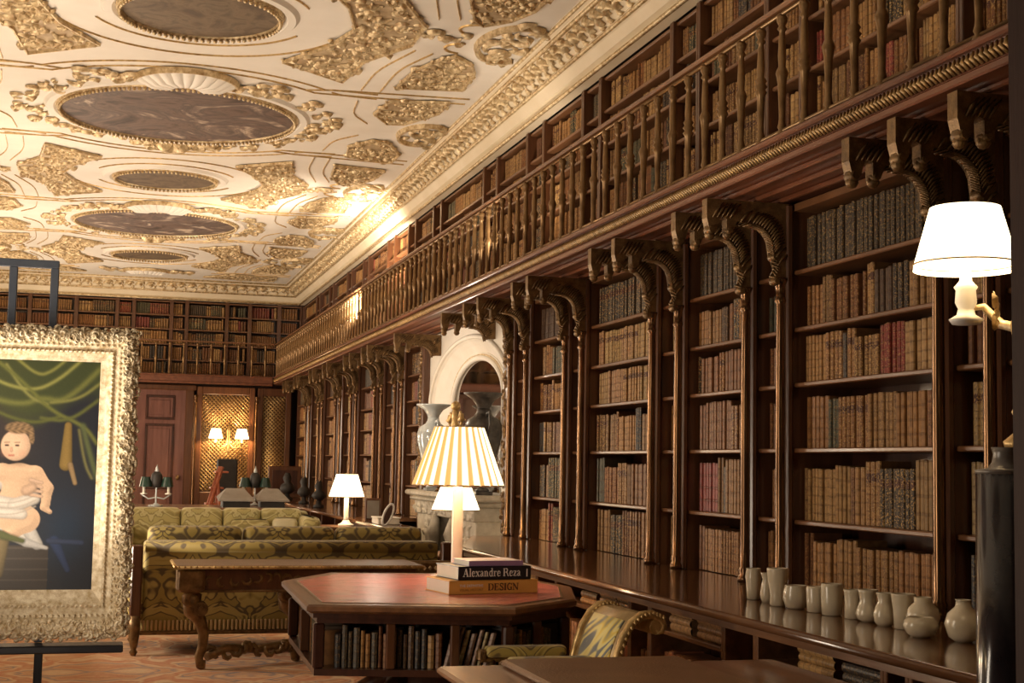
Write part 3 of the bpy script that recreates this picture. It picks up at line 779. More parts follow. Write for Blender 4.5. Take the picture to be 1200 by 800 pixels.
# end gallery
bal2 = thing('gallery_balcony', 'short balcony with slim brass balusters across the end wall above the door', 'balcony', (.5, YER, ZG0))
MB().box(XLEFT, XE-.03, YER+.02, 32.4, ZG0+.02, ZG1-.02).build('floor_slab', MAHOG, bal2)
f = MB(); f.bev(XLEFT, XE-.03, YER-.02, YER+.1, ZG1-.035, ZG1, .01); f.box(XLEFT, XE-.03, YER+.01, YER+.05, ZG0-.06, ZG1); f.bev(XLEFT, XE-.03, YER-.01, YER+.07, ZG0-.06, ZG0-.01, .01); f.build('fascia', SOFFIT, bal2)
MB().bev(XLEFT, XE-.01, YER, YER+.075, ZR-.035, ZR, .012).build('handrail', MAHOGL, bal2)
x = XE-.2
while x > -2:
    m = MB(); m.lathe(bal_prof(0), (x, YER+.04, ZG1), 8); m.build('baluster', BRASS, bal2); x -= .29

# ------------------------------------------------------------------ upper bookcases
UR = [ZG1+.06, 3.78, 4.12, 4.45, 4.76, 5.06]
def upper_bay(y0, y1, lab):
    t = thing('upper_bookcase', lab, 'bookcase', (XU+.1, (y0+y1)/2, ZG1), 'bookcases on the upper gallery')
    MB().box(XU+.3, XU+.32, y0, y1, ZG1, ZCORN).build('back_panel', DARKW, t)
    for yy, s_ in ((y0, 1), (y1, -1)): MB().bev(XU-.03, XU+.3, min(yy, yy+s_*.035), max(yy, yy+s_*.035), ZG1, ZCORN-.01, .006).build('upright', MAHOG, t)
    for z in UR: MB().bev(XU, XU+.3, y0+.035, y1-.035, z-.028, z, .006).build('shelf', MAHOGL, t)
    for i in range(5): fill_row('R', XU+.04, y0+.035, y1-.035, UR[i]+.001, UR[i+1]-.03, STUFF_UP, 'mix', None, .03, .058)
UD = DIV + [15.3, 15.9, 18.1, 18.56] + DIVF[1:]
UD[-1] = 31.9
for i in range(len(UD)-1):
    n = i+1
    upper_bay(UD[i], UD[i+1], f'upper gallery bookcase section, {ORD(n)} along from the camera end')
# end wall upper cases
EX = [-2.6, -1.7, -.75, .1, .45, 1.25, 1.58, 2.45, 2.95, 3.6, 4.1]
for i in range(len(EX)-1):
    x0, x1 = EX[i], EX[i+1]
    t = thing('upper_bookcase', f'upper bookcase on the end wall, {ORD(len(EX)-1-i)} from the right corner', 'bookcase', ((x0+x1)/2, 31.95, ZG1), 'bookcases on the end gallery')
    MB().box(x0, x1, 32.3, 32.32, ZG1, ZCORN+.05).build('back_panel', DARKW, t)
    for xx in (x0, x1-.04): MB().box(xx, xx+.04, 31.9, 32.3, ZG1, ZCORN+.03).build('upright', MAHOG, t)
    for z in UR: MB().box(x0+.04, x1-.04, 31.93, 32.3, z-.028, z).build('shelf', MAHOGL, t)
    for q in range(5): fill_row('E', 31.97, x0+.04, x1-.04, UR[q]+.001, UR[q+1]-.03, STUFF_END, 'mix', None, .035, .065)

# ------------------------------------------------------------------ end wall, lower storey
EW = 31.85
d = struct(MB().box(.55, 1.62, EW+.02, EW+.12, 0, 3.1).build('door_1', ENDBLUE))
for (a, b, c, e) in ((.78, 1.40, 2.45, 2.98), (.78, 1.40, 1.1, 2.36), (.78,1.40,.25,1.0)):
    fr_ = MB()
    for (x0, x1, z0, z1) in ((a,b,c,c+.05),(a,b,e-.05,e),(a,a+.05,c+.05,e-.05),(b-.05,b,c+.05,e-.05)): fr_.bev(x0, x1, EW-.01, EW+.02, z0, z1, .01)
    p = fr_.build('panel_moulding', DARKW, d)
    MB().bev(a+.1, b-.1, EW, EW+.02, c+.1, e-.1, .015).build('raised_panel', ENDBLUE, p)
MB().lathe([(0,-.05),(.03,-.05),(.04,0),(.03,.05),(0,.05)], (1.5, EW-.04, 1.2), 10).build('door_knob', BRASS, d)
m = MB()
for x0, x1 in ((.38,.55),(1.62,1.80)): m.bev(x0, x1, EW-.04, EW+.14, 0, 3.16, .02)
m.bev(.34, 1.84, EW-.06, EW+.14, 3.1, 3.22, .02)
struct(m.build('trim_5', MAHOG))
struct(MB().box(XLEFT, .38, EW, EW+.1, 0, 3.22).build('wall_end_panelling', MAHOG))
def lattice(x0, x1, lab):
    t = thing('lattice_cupboard', lab, 'cupboard', ((x0+x1)/2, EW, 0))
    MB().box(x0, x1, EW+.1, EW+.14, 0, 3.2).build('back_panel', MAHOGL, t)
    f = MB()
    for a, b, c, e in ((x0,x0+.12,0,3.2),(x1-.12,x1,0,3.2),(x0+.12,x1-.12,3.03,3.2),(x0+.12,x1-.12,.0,.9)): f.bev(a, b, EW-.02, EW+.09, c, e, .012)
    f.build('frame', MAHOG, t)
    g = MB(); z0, z1, a, b = .92, 3.03, x0+.12, x1-.12; st = .085
    k = -3.0
    for sgn in (1, -1):
        c = z0 - (b-a)
        while c < z1 + (b-a):
            # line z = c + sgn*(x-a)
            pts = []
            for i in range(41):
                x = a+(b-a)*i/40; z = c + sgn*(x-a)
                if z0 <= z <= z1: pts.append((x, EW+.02+.006*sgn, z))
            if len(pts) > 1: g.tube([pts[0], pts[-1]], .011, 4)
            c += st
    g.build('brass_lattice', GOLD, t)
    return t
lattice(1.86, 3.12, 'brass lattice cupboard doors behind the lit twin sconce on the end wall')
lattice(3.18, 3.92, 'narrow brass lattice cupboard in the corner of the end wall')
for x in (1.83, 3.15):
    m = MB(); colonette(m, x, EW-.09, 0, 3.0, .035); o = m.build('colonette', BRONZE); tag(o, 'slim gilt column on end wall, ' + ('beside the door' if x < 2 else 'between the two lattice cupboards'), 'column', 'slim columns on the end wall')
# twin sconce
t = thing('wall_sconce', 'gilt twin-arm wall sconce with two lit cream shades on the lattice', 'wall lamp', (2.56, EW-.02, 2.0))
m = MB(); m.lathe([(.02,-.25),(.05,-.2),(.03,-.1),(.06,0),(.03,.1),(.045,.2),(.02,.34),(0,.38)], (2.56, EW-.08, 2.0), 10)
m.tube([(2.56, EW-.02, 2.0), (2.56, EW-.08, 2.0)], .05, 8); m.build('stem', GOLD, t)
for s_ in (-1, 1):
    a = MB(); a.tube([(2.56, EW-.1, 1.98), (2.56+s_*.12, EW-.14, 1.86), (2.56+s_*.25, EW-.18, 1.88), (2.56+s_*.28, EW-.2, 1.98)], .014, 6)
    a.lathe([(0,0),(.05,.01),(.02,.03),(.02,.1)], (2.56+s_*.28, EW-.2, 1.96), 8); a.build('arm', GOLD, t)
    sh = MB(); sh.lathe([(.155,0),(.10,.21)], (2.56+s_*.28, EW-.2, 2.07), 16, caps=False); sh.build('lamp_shade', BULBG, t)

# ------------------------------------------------------------------ fireplace alcove
nm = MB()
YA0, YA1, AC = 14.375, 18.335, 16.33
xa, xi, xg = XB+.02, XB+.17, XB+.18
a_o, a_i = 1.90, 1.34; z_s, h_o, h_i = 2.33, .74, .58
n = 28
def ell(a, h, t, zs=z_s): return (AC + a*math.cos(t), zs + h*math.sin(t))
# front plate around outer arch
top = 3.27
for i in range(n):
    t0, t1 = PI*i/n, PI*(i+1)/n
    (y0, z0), (y1, z1) = ell(a_o, h_o, t0), ell(a_o, h_o, t1)
    nm.add([(xa,y0,z0),(xa,y1,z1),(xa,y1,top),(xa,y0,top)], [(0,1,2,3)])
    # splayed soffit in three steps
    prev = [(xa,y0,z0),(xa,y1,z1)]
    for k, (xx, a, hh) in enumerate(((xa+.03, a_o-.06, h_o-.02), (xa+.08, a_o-.32, h_o-.07), (xi, a_i, h_i))):
        (q0, w0), (q1, w1) = ell(a, hh, t0), ell(a, hh, t1)
        nm.add([prev[0], prev[1], (xx,q1,w1), (xx,q0,w0)], [(0,1,2,3)], True); prev = [(xx,q0,w0),(xx,q1,w1)]
for s_ in (1, -1):
    prof = [(xa, a_o), (xa+.03, a_o-.06), (xa+.08, a_o-.32), (xi, a_i)]
    for k in range(3):
        nm.add([(prof[k][0], AC+s_*prof[k][1], 0), (prof[k+1][0], AC+s_*prof[k+1][1], 0), (prof[k+1][0], AC+s_*prof[k+1][1], z_s), (prof[k][0], AC+s_*prof[k][1], z_s)], [(0,1,2,3)])
    e = YA1 if s_ > 0 else YA0
    nm.add([(xa, AC+s_*a_o, 0), (xa, e, 0), (xa, e, top), (xa, AC+s_*a_o, top)], [(0,1,2,3)])
nm.add([(xi+.05, YA0, 0), (xi+.05, YA1, 0), (xi+.05, YA1, 3.3), (xi+.05, YA0, 3.3)], [(0,1,2,3)])
alc = struct(nm.build('wall_alcove', STONE))
for s_ in (1, -1):
    pass
ar = MB()
for (xx, a, hh, r_) in ((xa-.005, a_o+.03, h_o+.03, .03), (xi-.01, a_i+.0, h_i, .022)):
    ar.tube([(xx, AC+a, .9)] + [(xx, *ell(a, hh, PI*i/24)) for i in range(25)] + [(xx, AC-a, .9)], r_, 6)
ar.build('arch_moulding', STONE, alc)
# arched mirror
mi = MB(); pts = [(AC+1.2, 1.29)] + [ell(1.2, .50, PI*i/20, 2.36) for i in range(21)] + [(AC-1.2, 1.29)]
mi.prism([(p[0], p[1]) for p in pts][::-1], xi-.005, xi+.03, lambda u, v, h: (h, u, v)); mo = mi.build('arched_mirror', MIRROR)
tag(mo, 'tall arched overmantel mirror with dark reflection inside the stone alcove', 'mirror')
fm = MB(); fm.tube([(xi-.02, u, v) for u, v in pts], .035, 8); fm.build('frame', STONE, mo)
fm = MB(); fm.tube([(xi-.02, u+(.07 if u > AC else -.07), v+.03) for u, v in pts], .018, 6); fm.build('gilt_fillet', GOLDP, mo)
# chimneypiece
XM = 3.78
ch = thing('chimneypiece', 'carved pale marble chimneypiece with urns on its shelf', 'fireplace', (XM, 16.0, 0))
m = MB(); m.bev(XM-.04, XB+.16, 14.75, 18.2, 1.20, 1.27, .02); m.bev(XM, XB+.16, 14.85, 18.1, 1.14, 1.20, .02); m.build('mantel_shelf', MARBLE, ch)
m = MB(); m.bev(XM+.05, XB+.16, 14.95, 18.0, .98, 1.14, .01)
for k in range(40): m.curl((XM+.048, 15.02+k*.075, 1.06), Vector((0,1,0)), Vector((0,0,1)), Vector((-1,0,0)), k*1.7, .06, .35, 1, 1 if k % 2 else -1, seg=4, h=.4)
m.build('frieze', MARBLE, ch)
for y0, y1, s_ in ((16.75, 17.95, 1), (14.95, 15.85, -1)):
    m = MB(); m.bev(XM+.08, XB+.16, y0, y1, 0, .98, .01)
    # scrolled edge towards the fire
    ye = y0 if s_ > 0 else y1
    m.tube([(XM+.06, ye, .0), (XM+.03, ye-s_*.03, .3), (XM+.06, ye+s_*.03, .55), (XM+.02, ye-s_*.04, .8), (XM+.05, ye, .98)], [.05,.07,.045,.08,.05], 8)
    cx = (y0+y1)/2
    for k in range(26): m.curl((XM+.078, cx+rnd(-.3,.3), rnd(.15,.9)), Vector((0,1,0)), Vector((0,0,1)), Vector((-1,0,0)), rnd(0,6), rnd(.06,.12), .3, 1, random.choice((-1,1)), seg=5, h=.35)
    m.build('jamb', MARBLE, ch)
MB().box(XM+.25, XB+.15, 15.85, 16.75, 0, .98).build('firebox', BLACKM, ch)
# urns on the mantel
def urn(x, y, z, k, mat, name, lab, rimmat=None):
    t = thing(name, lab, 'urn', (x, y, z))
    MB().bev(x-.09*k, x+.09*k, y-.09*k, y+.09*k, z, z+.04*k, .005).build('plinth', mat, t)
    m = MB(); m.lathe([(.07,.04),(.08,.05),(.035,.09),(.03,.13),(.05,.15),(.09,.25),(.15,.42),(.19,.60),(.20,.70),(.17,.78),(.10,.82),(.075,.86),(.07,.90)], (x, y, z), 20)
    m.v = [(x+(a-x)*k, y+(b-y)*k, z+(c-z)*k) for a, b, c in m.v]; bo_ = m.build('body', mat, t)
    m = MB(); m.lathe([(.07,.90),(.08,.93),(.12,.99),(.21,1.045),(.215,1.06),(.19,1.06),(.10,1.0)], (x, y, z), 20, caps=False)
    m.v = [(x+(a-x)*k, y+(b-y)*k, z+(c-z)*k) for a, b, c in m.v]; m.build('rim', rimmat or mat, t)
    for s_ in (-1, 1):
        m = MB(); m.tube([(x, y+s_*.19*k, z+.62*k), (x, y+s_*.27*k, z+.72*k), (x, y+s_*.25*k, z+.86*k), (x, y+s_*.15*k, z+.84*k), (x, y+s_*.10*k, z+.80*k)], .016*k, 6); m.build('handle', mat, bo_)
urn(3.95, 15.05, 1.27, 1.05, DARKU, 'marble_urn', 'large dark hardstone urn with flared rim on the mantel, right of the gilt figure')
urn(3.86, 17.15, 1.27, 1.0, PALEGL, 'crystal_urn', 'pale crystal urn with wide flared rim at the far end of the mantel')
t = thing('candelabrum', 'gilt figure candelabrum between the two mantel urns', 'candelabrum', (3.9, 16.15, 1.27))
m = MB(); m.lathe([(.10,0),(.11,.03),(.06,.06),(.05,.2),(.03,.3)], (3.9,16.15,1.27), 12); m.build('base', GOLD, t)
m = MB(); m.tube([(3.9,16.15,1.55),(3.89,16.14,1.75),(3.91,16.17,1.95),(3.89,16.13,2.1),(3.9,16.15,2.22)], [.03,.055,.07,.04,.045], 10); m.lathe([(0,-.06),(.05,-.03),(.06,0),(.05,.04),(0,.07)], (3.9,16.15,2.27), 10); m.build('figure', GOLD, t)
for s_ in (-1, 1):
    m = MB(); m.tube([(3.9,16.15+s_*.04,2.05),(3.9,16.15+s_*.2,1.98),(3.9,16.15+s_*.3,2.08),(3.9,16.15+s_*.24,2.2),(3.9,16.15+s_*.17,2.14)], .016, 6)
    m.lathe([(.01,0),(.05,.03),(.03,.05),(.02,.1)], (3.9,16.15+s_*.3,2.08), 8); m.build('branch', GOLD, t)
m = MB(); m.lathe([(.0,-.0),(.07,.0),(.10,.05),(.11,.10),(.07,.17),(.0,.2)], (3.86,16.75,1.85), 14); m.lathe([(.06,0),(.02,.05),(.015,.5),(.04,.58)], (3.86,16.75,1.27), 10)
o = m.build('mantel_bowl', BRONZE); tag(o, 'small bronze domed cup on a stem between crystal urn and gilt figure', 'cup')

# ------------------------------------------------------------------ ivory vases
def vase(x, y, prof, lab, seg=24):
    m = MB(); m.lathe(prof + [(prof[-1][0]*.86, prof[-1][1]), (prof[-1][0]*.8, prof[-1][1]-.02), (.004, prof[-1][1]-.03)], (0,0,0), seg)
    o = m.build('vase', IVORY, None, (x, y, ZC)); tag(o, lab, 'vase', 'ivory vases on the counter'); return o
V_ = [
 (3.50,7.34,[(.028,0),(.036,.005),(.040,.06),(.042,.10),(.046,.125),(.040,.165),(.042,.172)],'ivory vase with rounded shoulder, leftmost of the row on the counter'),
 (3.50,7.17,[(.026,0),(.034,.02),(.038,.05),(.030,.10),(.024,.125),(.034,.155),(.036,.16)],'slender pinched ivory vase between the leftmost vase and the tall beaker'),
 (3.47,6.98,[(.036,0),(.044,.01),(.040,.05),(.045,.09),(.054,.14),(.058,.19),(.058,.20)],'tall flaring ivory beaker vase, tallest near the left end of the row'),
 (3.50,6.83,[(.038,0),(.055,.01),(.068,.05),(.066,.09),(.058,.115),(.060,.122)],'wide squat ivory pot just right of the tall flaring beaker'),
 (3.52,6.65,[(.036,0),(.045,.005),(.047,.06),(.050,.12),(.046,.132)],'small barrel shaped ivory pot right of the wide squat pot'),
 (3.53,6.50,[(.040,0),(.050,.005),(.054,.07),(.055,.14),(.052,.158)],'plain ivory cylinder pot in the middle of the row'),
 (3.56,6.34,[(.038,0),(.044,.005),(.042,.07),(.046,.13),(.049,.142)],'narrow ivory tumbler left of the wide bottomed flared vase'),
 (3.56,6.20,[(.030,0),(.050,.015),(.060,.04),(.050,.07),(.038,.10),(.044,.14),(.050,.155)],'ivory vase with wide bulging foot and flared mouth, mid row'),
 (3.55,6.03,[(.032,0),(.048,.02),(.053,.055),(.042,.09),(.030,.115),(.038,.15),(.040,.155)],'ivory bulbous vase with narrow neck, left of the tall cup'),
 (3.57,5.90,[(.034,0),(.042,.005),(.046,.08),(.056,.155),(.058,.162)],'tall tapering ivory cup between the two bulbous vases'),
 (3.58,5.75,[(.040,0),(.058,.02),(.076,.07),(.066,.11),(.040,.135),(.042,.16)],'large round ivory jar with short neck behind the low bowl'),
 (3.475,5.60,[(.035,0),(.060,.015),(.078,.05),(.070,.075),(.056,.088)],'low wide ivory bowl in front of the large round jar'),
 (3.57,5.42,[(.035,0),(.062,.02),(.080,.075),(.066,.12),(.034,.15),(.030,.175),(.036,.18)],'round ivory bottle vase with small neck near the black pedestal'),
 (3.60,5.29,[(.020,0),(.024,.005),(.024,.10),(.024,.215),(.026,.22)],'thin upright ivory cylinder vase, rightmost in the row'),
]
for a in V_: vase(*a)

# ------------------------------------------------------------------ near lamp on pedestal
pd = thing('pedestal', 'polished black marble column pedestal at the right edge', 'pedestal', (2.615, 3.72, 0))
MB().lathe([(.16,.013),(.16,.1),(.13,.13),(.11,.16)], (2.615,3.72,0), 32).build('base', PEDEST, pd)
MB().lathe([(.105,.16),(.10,1.60)], (2.615,3.72,0), 32).build('shaft', PEDEST, pd)
MB().lathe([(.10,1.60),(.101,1.612),(.065,1.618),(.052,1.635),(.048,1.66),(.054,1.68)], (2.615,3.72,0), 32).build('cap', simple('grey_marble', (.14,.12,.10), (.26,.23,.20), 9, .3), pd)
LX, LY = 2.655, 4.0
lt = thing('bracket_lamp', 'gilt standing bracket lamp with glowing cream shade above the vases, right edge', 'lamp', (2.70, 3.78, 1.68))
m = MB(); m.lathe([(.05,0),(.055,.02),(.02,.05),(.018,.09),(.03,.11),(.016,.14),(.014,.30),(.022,.33),(.03,.38),(.018,.42),(.012,.5),(.012,.9)], (2.70,3.78,1.68), 12); m.build('stem', GOLD, lt)
m = MB(); m.tube([(2.70,3.78,2.12),(2.75,3.86,2.06),(2.75,3.95,2.08),(2.72,4.0,2.14),(2.66,4.0,2.13)], [.014,.018,.016,.012,.01], 8)
for k in range(10): m.curl((2.69,3.9,2.07+.01*k), Vector((.7,.7,0)), Vector((0,0,1)), Vector((.7,-.7,0)), k*.9, .03, .4, 1, 1, seg=4, h=.5)
m.build('arm', GOLDP, lt)
m = MB(); m.lathe([(.0,-.02),(.045,-.02),(.055,-.005),(.03,.01),(.025,.03),(.035,.05),(.032,.09),(.038,.10),(.02,.12),(.012,.2)], (LX, LY, 2.10), 16); m.build('candle_holder', WHITEP, lt)
m = MB(); m.lathe([(.165,0),(.163,.02),(.112,.205)], (LX, LY, 2.255), 32, caps=False); so_ = m.build('lamp_shade', SHADE, lt)
m = MB(); m.tube([(LX+.164*math.cos(2*PI*i/32), LY+.164*math.sin(2*PI*i/32), 2.275) for i in range(33)], .003, 5); m.build('shade_trim', GOLD, so_)

# ------------------------------------------------------------------ octagonal library table
T = [(1.05,7.60),(2.12,7.33),(2.61,7.78),(2.85,8.6),(2.67,9.62),(1.50,9.80),(1.10,9.15)]
cxT = sum(p[0] for p in T)/7; cyT = sum(p[1] for p in T)/7
def sc(k): return [(cxT+(x-cxT)*k, cyT+(y-cyT)*k) for x, y in T]
tb = thing('library_table', 'octagonal mahogany library table with red leather top and books around its base', 'table', (cxT, cyT, 0))
idf = lambda u, v, h: (u, v, h)
m = MB(); m.loft([[(x,y,.80) for x,y in sc(.97)], [(x,y,.815) for x,y in sc(1.0)], [(x,y,.838) for x,y in sc(1.0)], [(x,y,.848) for x,y in sc(.985)]]); m.build('tabletop', MAHOGL, tb)
m = MB(); m.prism(sc(.90), .846, .851, idf); m.build('leather_top', GLARELEA, tb)
m = MB(); p = sc(.90); m.ribbon([(x,y,.850) for x,y in densify(p, .2)], .02, .002, (0,0,1), True); m.build('gilt_tooling', GOLDD, tb)
m = MB(); m.prism(sc(.955), .775, .80, idf); m.prism(sc(.93), .745, .775, idf); m.build('frieze', DARKW, tb)
m = MB(); m.prism(sc(.72), .5, .745, idf); m.build('core', BLACKM, tb)
m = MB(); m.prism(sc(.94), .47, .505, idf); m.build('book_shelf', DARKW, tb)
for k, (x, y) in enumerate(sc(.915)):
    m = MB(); m.bev(x-.03, x+.03, y-.03, y+.03, .505, .745, .01); m.build('corner_post', DARKW, tb)
# mid posts
S9 = sc(.915)
for k in (0, 1, 6):
    a, b = S9[k], S9[(k+1) % 7]
    for f_ in ((.5,) if k else (.38, .72)):
        x, y = a[0]+(b[0]-a[0])*f_, a[1]+(b[1]-a[1])*f_
        MB().bev(x-.025, x+.025, y-.015, y+.015, .505, .745, .006).build('divider', MAHOG, tb)
m = MB(); m.lathe([(.45,.02),(.47,.06),(.40,.10),(.28,.14),(.26,.40),(.40,.46),(.44,.47)], (cxT, cyT+.2, 0), 24); m.build('pedestal', DARKW, tb)
for a in (35, 145, 215, 325):
    c, s = math.cos(math.radians(a)), math.sin(math.radians(a))
    m = MB(); m.tube([(cxT+c*.25, cyT+.2+s*.25, .30), (cxT+c*.5, cyT+.2+s*.5, .16), (cxT+c*.68, cyT+.2+s*.68, .062), (cxT+c*.75, cyT+.2+s*.75, .062)], [.06,.05,.04,.045], 8); m.build('foot', MAHOG, tb)
# books in the table: built along each visible side
TB = MB()
def oriented_book(mb, p, q, t0, th, z, h, c, tool, lean=0):
    d = Vector((q[0]-p[0], q[1]-p[1], 0)).normalized(); inn = Vector((-d.y, d.x, 0))
    tmp = MB(); add_book(tmp, ('R', 0), t0, th, z, h, .13, c, tool, lean)
    vs = [tuple(Vector((p[0], p[1], 0)) + d*b_ + inn*a_ + Vector((0,0,c_))) for a_, b_, c_ in tmp.v]
    mb.add(vs, tmp.f, False, tmp.uv, tmp.col[0])
S8 = sc(.885)
for k in range(7):
    p, q = S8[k], S8[(k+1) % 7]; L_ = math.dist(p, q); t = .06; nb_ = 0
    while t < L_-.1:
        th = rnd(.02, .04); lean = 0
        c, nm_ = pick('mix' if random.random() < .25 else 'dark'); hh = rnd(.17, .225)
        if k == 0 and .62 < t/L_ < .9: lean = .25; c = random.choice([(.42,.36,.2),(.3,.2,.16),(.2,.12,.09)])
        if k in (0, 1, 6) and False: pass
        oriented_book(TB, p, q, t, th, .506, hh, c, .2, lean); t += th+.002 + (.004 if lean else 0)
o = TB.build('shelved_books', BOOK); tag(o, 'dark rows of leather books packed around the base of the red-topped table', 'books', kind='stuff')

# ---- coffee table books
def text_glyphs():
    """small didone-like serif alphabet: strokes as (points, widths)"""
    t, n_ = .16, .05
    def st(pts, w): return (pts, w)
    G = {}
    G['D'] = (.78, [st([(.16,0),(.16,.7)], t), st([(.04,.015),(.38,.015),(.56,.06)], n_), st([(.04,.685),(.38,.685),(.56,.64)], n_), st([(.52,.05),(.64,.18),(.68,.35),(.64,.52),(.52,.65)], t*.9)])
    G['E'] = (.68, [st([(.16,0),(.16,.7)], t), st([(.04,.015),(.58,.015)], n_), st([(.58,0),(.58,.19)], n_), st([(.04,.685),(.56,.685)], n_), st([(.56,.70),(.56,.53)], n_), st([(.16,.36),(.42,.36)], n_), st([(.42,.27),(.42,.45)], n_)])
    G['S'] = (.58, [st([(.48,.55),(.46,.66),(.30,.70),(.14,.66),(.09,.54),(.16,.43),(.30,.36),(.44,.28),(.50,.17),(.43,.05),(.28,.0),(.12,.04),(.08,.17)], .10), st([(.12,.50),(.46,.22)], .10), st([(.49,.48),(.49,.70)], n_), st([(.08,.0),(.08,.22)], n_)])
    G['I'] = (.34, [st([(.17,0),(.17,.7)], t), st([(.04,.015),(.30,.015)], n_), st([(.04,.685),(.30,.685)], n_)])
    G['G'] = (.76, [st([(.64,.52),(.56,.65),(.42,.70)], n_), st([(.44,.69),(.26,.64),(.16,.50),(.13,.35),(.16,.20),(.26,.06),(.44,.01)], t*.75), st([(.44,.01),(.60,.05)], n_), st([(.60,.0),(.60,.30)], t*.9), st([(.46,.30),(.72,.30)], n_), st([(.64,.70),(.64,.48)], n_)])
    G['N'] = (.80, [st([(.14,0),(.14,.7)], n_), st([(.66,0),(.66,.7)], n_), st([(.12,.68),(.66,.02)], t*.9), st([(.02,.015),(.26,.015)], n_), st([(.54,.685),(.78,.685)], n_), st([(.0,.685),(.2,.685)], n_)])
    G['A'] = (.74, [st([(.36,.70),(.12,.0)], n_), st([(.36,.70),(.60,.0)], t), st([(.20,.24),(.52,.24)], n_), st([(.02,.015),(.24,.015)], n_), st([(.46,.015),(.74,.015)], n_)])
    G['R'] = (.76, [st([(.16,0),(.16,.7)], t), st([(.04,.685),(.40,.685)], n_), st([(.16,.36),(.40,.36)], n_), st([(.40,.68),(.53,.62),(.55,.52),(.52,.42),(.40,.36)], t*.75), st([(.40,.36),(.54,.26),(.60,.06),(.72,.02)], t*.7), st([(.04,.015),(.30,.015)], n_)])
    G['l'] = (.30, [st([(.15,0),(.15,.74)], .13), st([(.03,.015),(.27,.015)], n_), st([(.03,.725),(.15,.725)], n_)])
    G['e'] = (.48, [st([(.42,.12),(.34,.02),(.22,.0)], n_), st([(.24,.0),(.12,.08),(.09,.24),(.13,.40),(.24,.47)], .12), st([(.24,.47),(.36,.44),(.41,.28)], .07), st([(.10,.27),(.42,.27)], n_)])
    G['x'] = (.52, [st([(.10,.46),(.42,.02)], .13), st([(.42,.46),(.10,.02)], n_), st([(.0,.465),(.22,.465)], n_), st([(.32,.465),(.52,.465)], n_), st([(.0,.015),(.20,.015)], n_), st([(.32,.015),(.54,.015)], n_)])
    G['a'] = (.50, [st([(.10,.36),(.14,.45),(.24,.48),(.32,.44),(.34,.34)], .07), st([(.34,.40),(.34,.08)], .13), st([(.34,.28),(.18,.24),(.09,.14),(.13,.03),(.24,.02),(.34,.10)], .085), st([(.34,.04),(.48,.02)], n_)])
    G['n'] = (.58, [st([(.14,0),(.14,.46)], .13), st([(.14,.38),(.26,.48),(.38,.44)], n_*1.3), st([(.40,.42),(.42,.0)], .13), st([(.02,.455),(.14,.455)], n_), st([(.02,.015),(.26,.015)], n_), st([(.31,.015),(.55,.015)], n_)])
    G['d'] = (.56, [st([(.40,0),(.40,.74)], .13), st([(.40,.08),(.28,.0),(.16,.04),(.09,.22),(.14,.42),(.28,.48),(.40,.40)], .09), st([(.28,.725),(.40,.725)], n_), st([(.40,.015),(.54,.015)], n_)])
    G['r'] = (.42, [st([(.14,0),(.14,.46)], .13), st([(.14,.34),(.24,.46),(.36,.45)], .06), st([(.34,.44),(.38,.40)], .10), st([(.02,.455),(.14,.455)], n_), st([(.02,.015),(.28,.015)], n_)])
    G['z'] = (.46, [st([(.06,.46),(.40,.46)], n_), st([(.38,.46),(.08,.02)], .12), st([(.06,.02),(.42,.02)], n_), st([(.07,.46),(.07,.34)], n_), st([(.41,.0),(.41,.14)], n_)])
    G[' '] = (.26, [])
    return G
GL = text_glyphs()
def lettering(mb, text, org, u, v, nrm, hgt, width, th=.0012):
    tot = sum(GL[c][0] for c in text); sx = width/tot; sy = hgt/.72; x = 0
    for ch_ in text:
        adv, strokes = GL[ch_]
        for pts, w_ in strokes:
            P = [Vector((x+a, b, 0)) for a, b in pts]
            L_, R_ = [], []
            for i, p in enumerate(P):
                t = (P[min(i+1,len(P)-1)]-P[max(i-1,0)]).normalized(); q = Vector((-t.y, t.x, 0))*w_/2
                L_.append(p+q); R_.append(p-q)
            def W(p, h_): return tuple(org + u*(p.x*sx) + v*(p.y*sy) + nrm*h_)
            mb.loft([[W(L_[i], 0), W(L_[i], th), W(R_[i], th), W(R_[i], 0)] for i in range(len(P))])
        x += adv
def font_text(text, size, mat, parent, org, u, v, nrm, name='lettering', width=None):
    cu = bpy.data.curves.new(name, 'FONT'); cu.body = text; cu.size = size; cu.extrude = .0006
    o = bpy.data.objects.new(name, cu); COL.objects.link(o)
    bpy.context.view_layer.update()
    me = bpy.data.meshes.new_from_object(o); bpy.data.objects.remove(o)
    mb = MB(); wd = max(v_.co.x for v_ in me.vertices); k = (width/wd) if width else 1
    mb.add([tuple(org + u*(v_.co.x*k) + v*v_.co.y + nrm*v_.co.z) for v_ in me.vertices], [tuple(p.vertices) for p in me.polygons])
    return mb.build(name, mat, parent)
def big_book(name, lab, corner, ang, L_, W_, z, th, cover, spine_mat):
    """corner: front-left corner ; spine along the front edge"""
    u = Vector((math.cos(ang), math.sin(ang), 0)); w_ = Vector((-u.y, u.x, 0)); c = Vector((corner[0], corner[1], 0))
    def pt(a, b, h): return tuple(c + u*a + w_*b + Vector((0,0,h)))
    def bx(mb, a0, a1, b0, b1, h0, h1):
        mb.loft([[pt(a0,b0,h), pt(a1,b0,h), pt(a1,b1,h), pt(a0,b1,h)] for h in (h0, h1)])
    o = thing(name, lab, 'book', (corner[0], corner[1], z))
    m = MB(); bx(m, 0, L_, 0, W_, z, z+.004); bx(m, 0, L_, 0, W_, z+th-.004, z+th); bx(m, 0, L_, 0, .005, z, z+th); m.build('cover', cover, o)
    m = MB(); bx(m, .006, L_-.006, .006, W_-.008, z+.0042, z+th-.0042); m.build('page_block', WHITE, o)
    return o, c, u, w_
ang = math.radians(10)
TZ = .8515
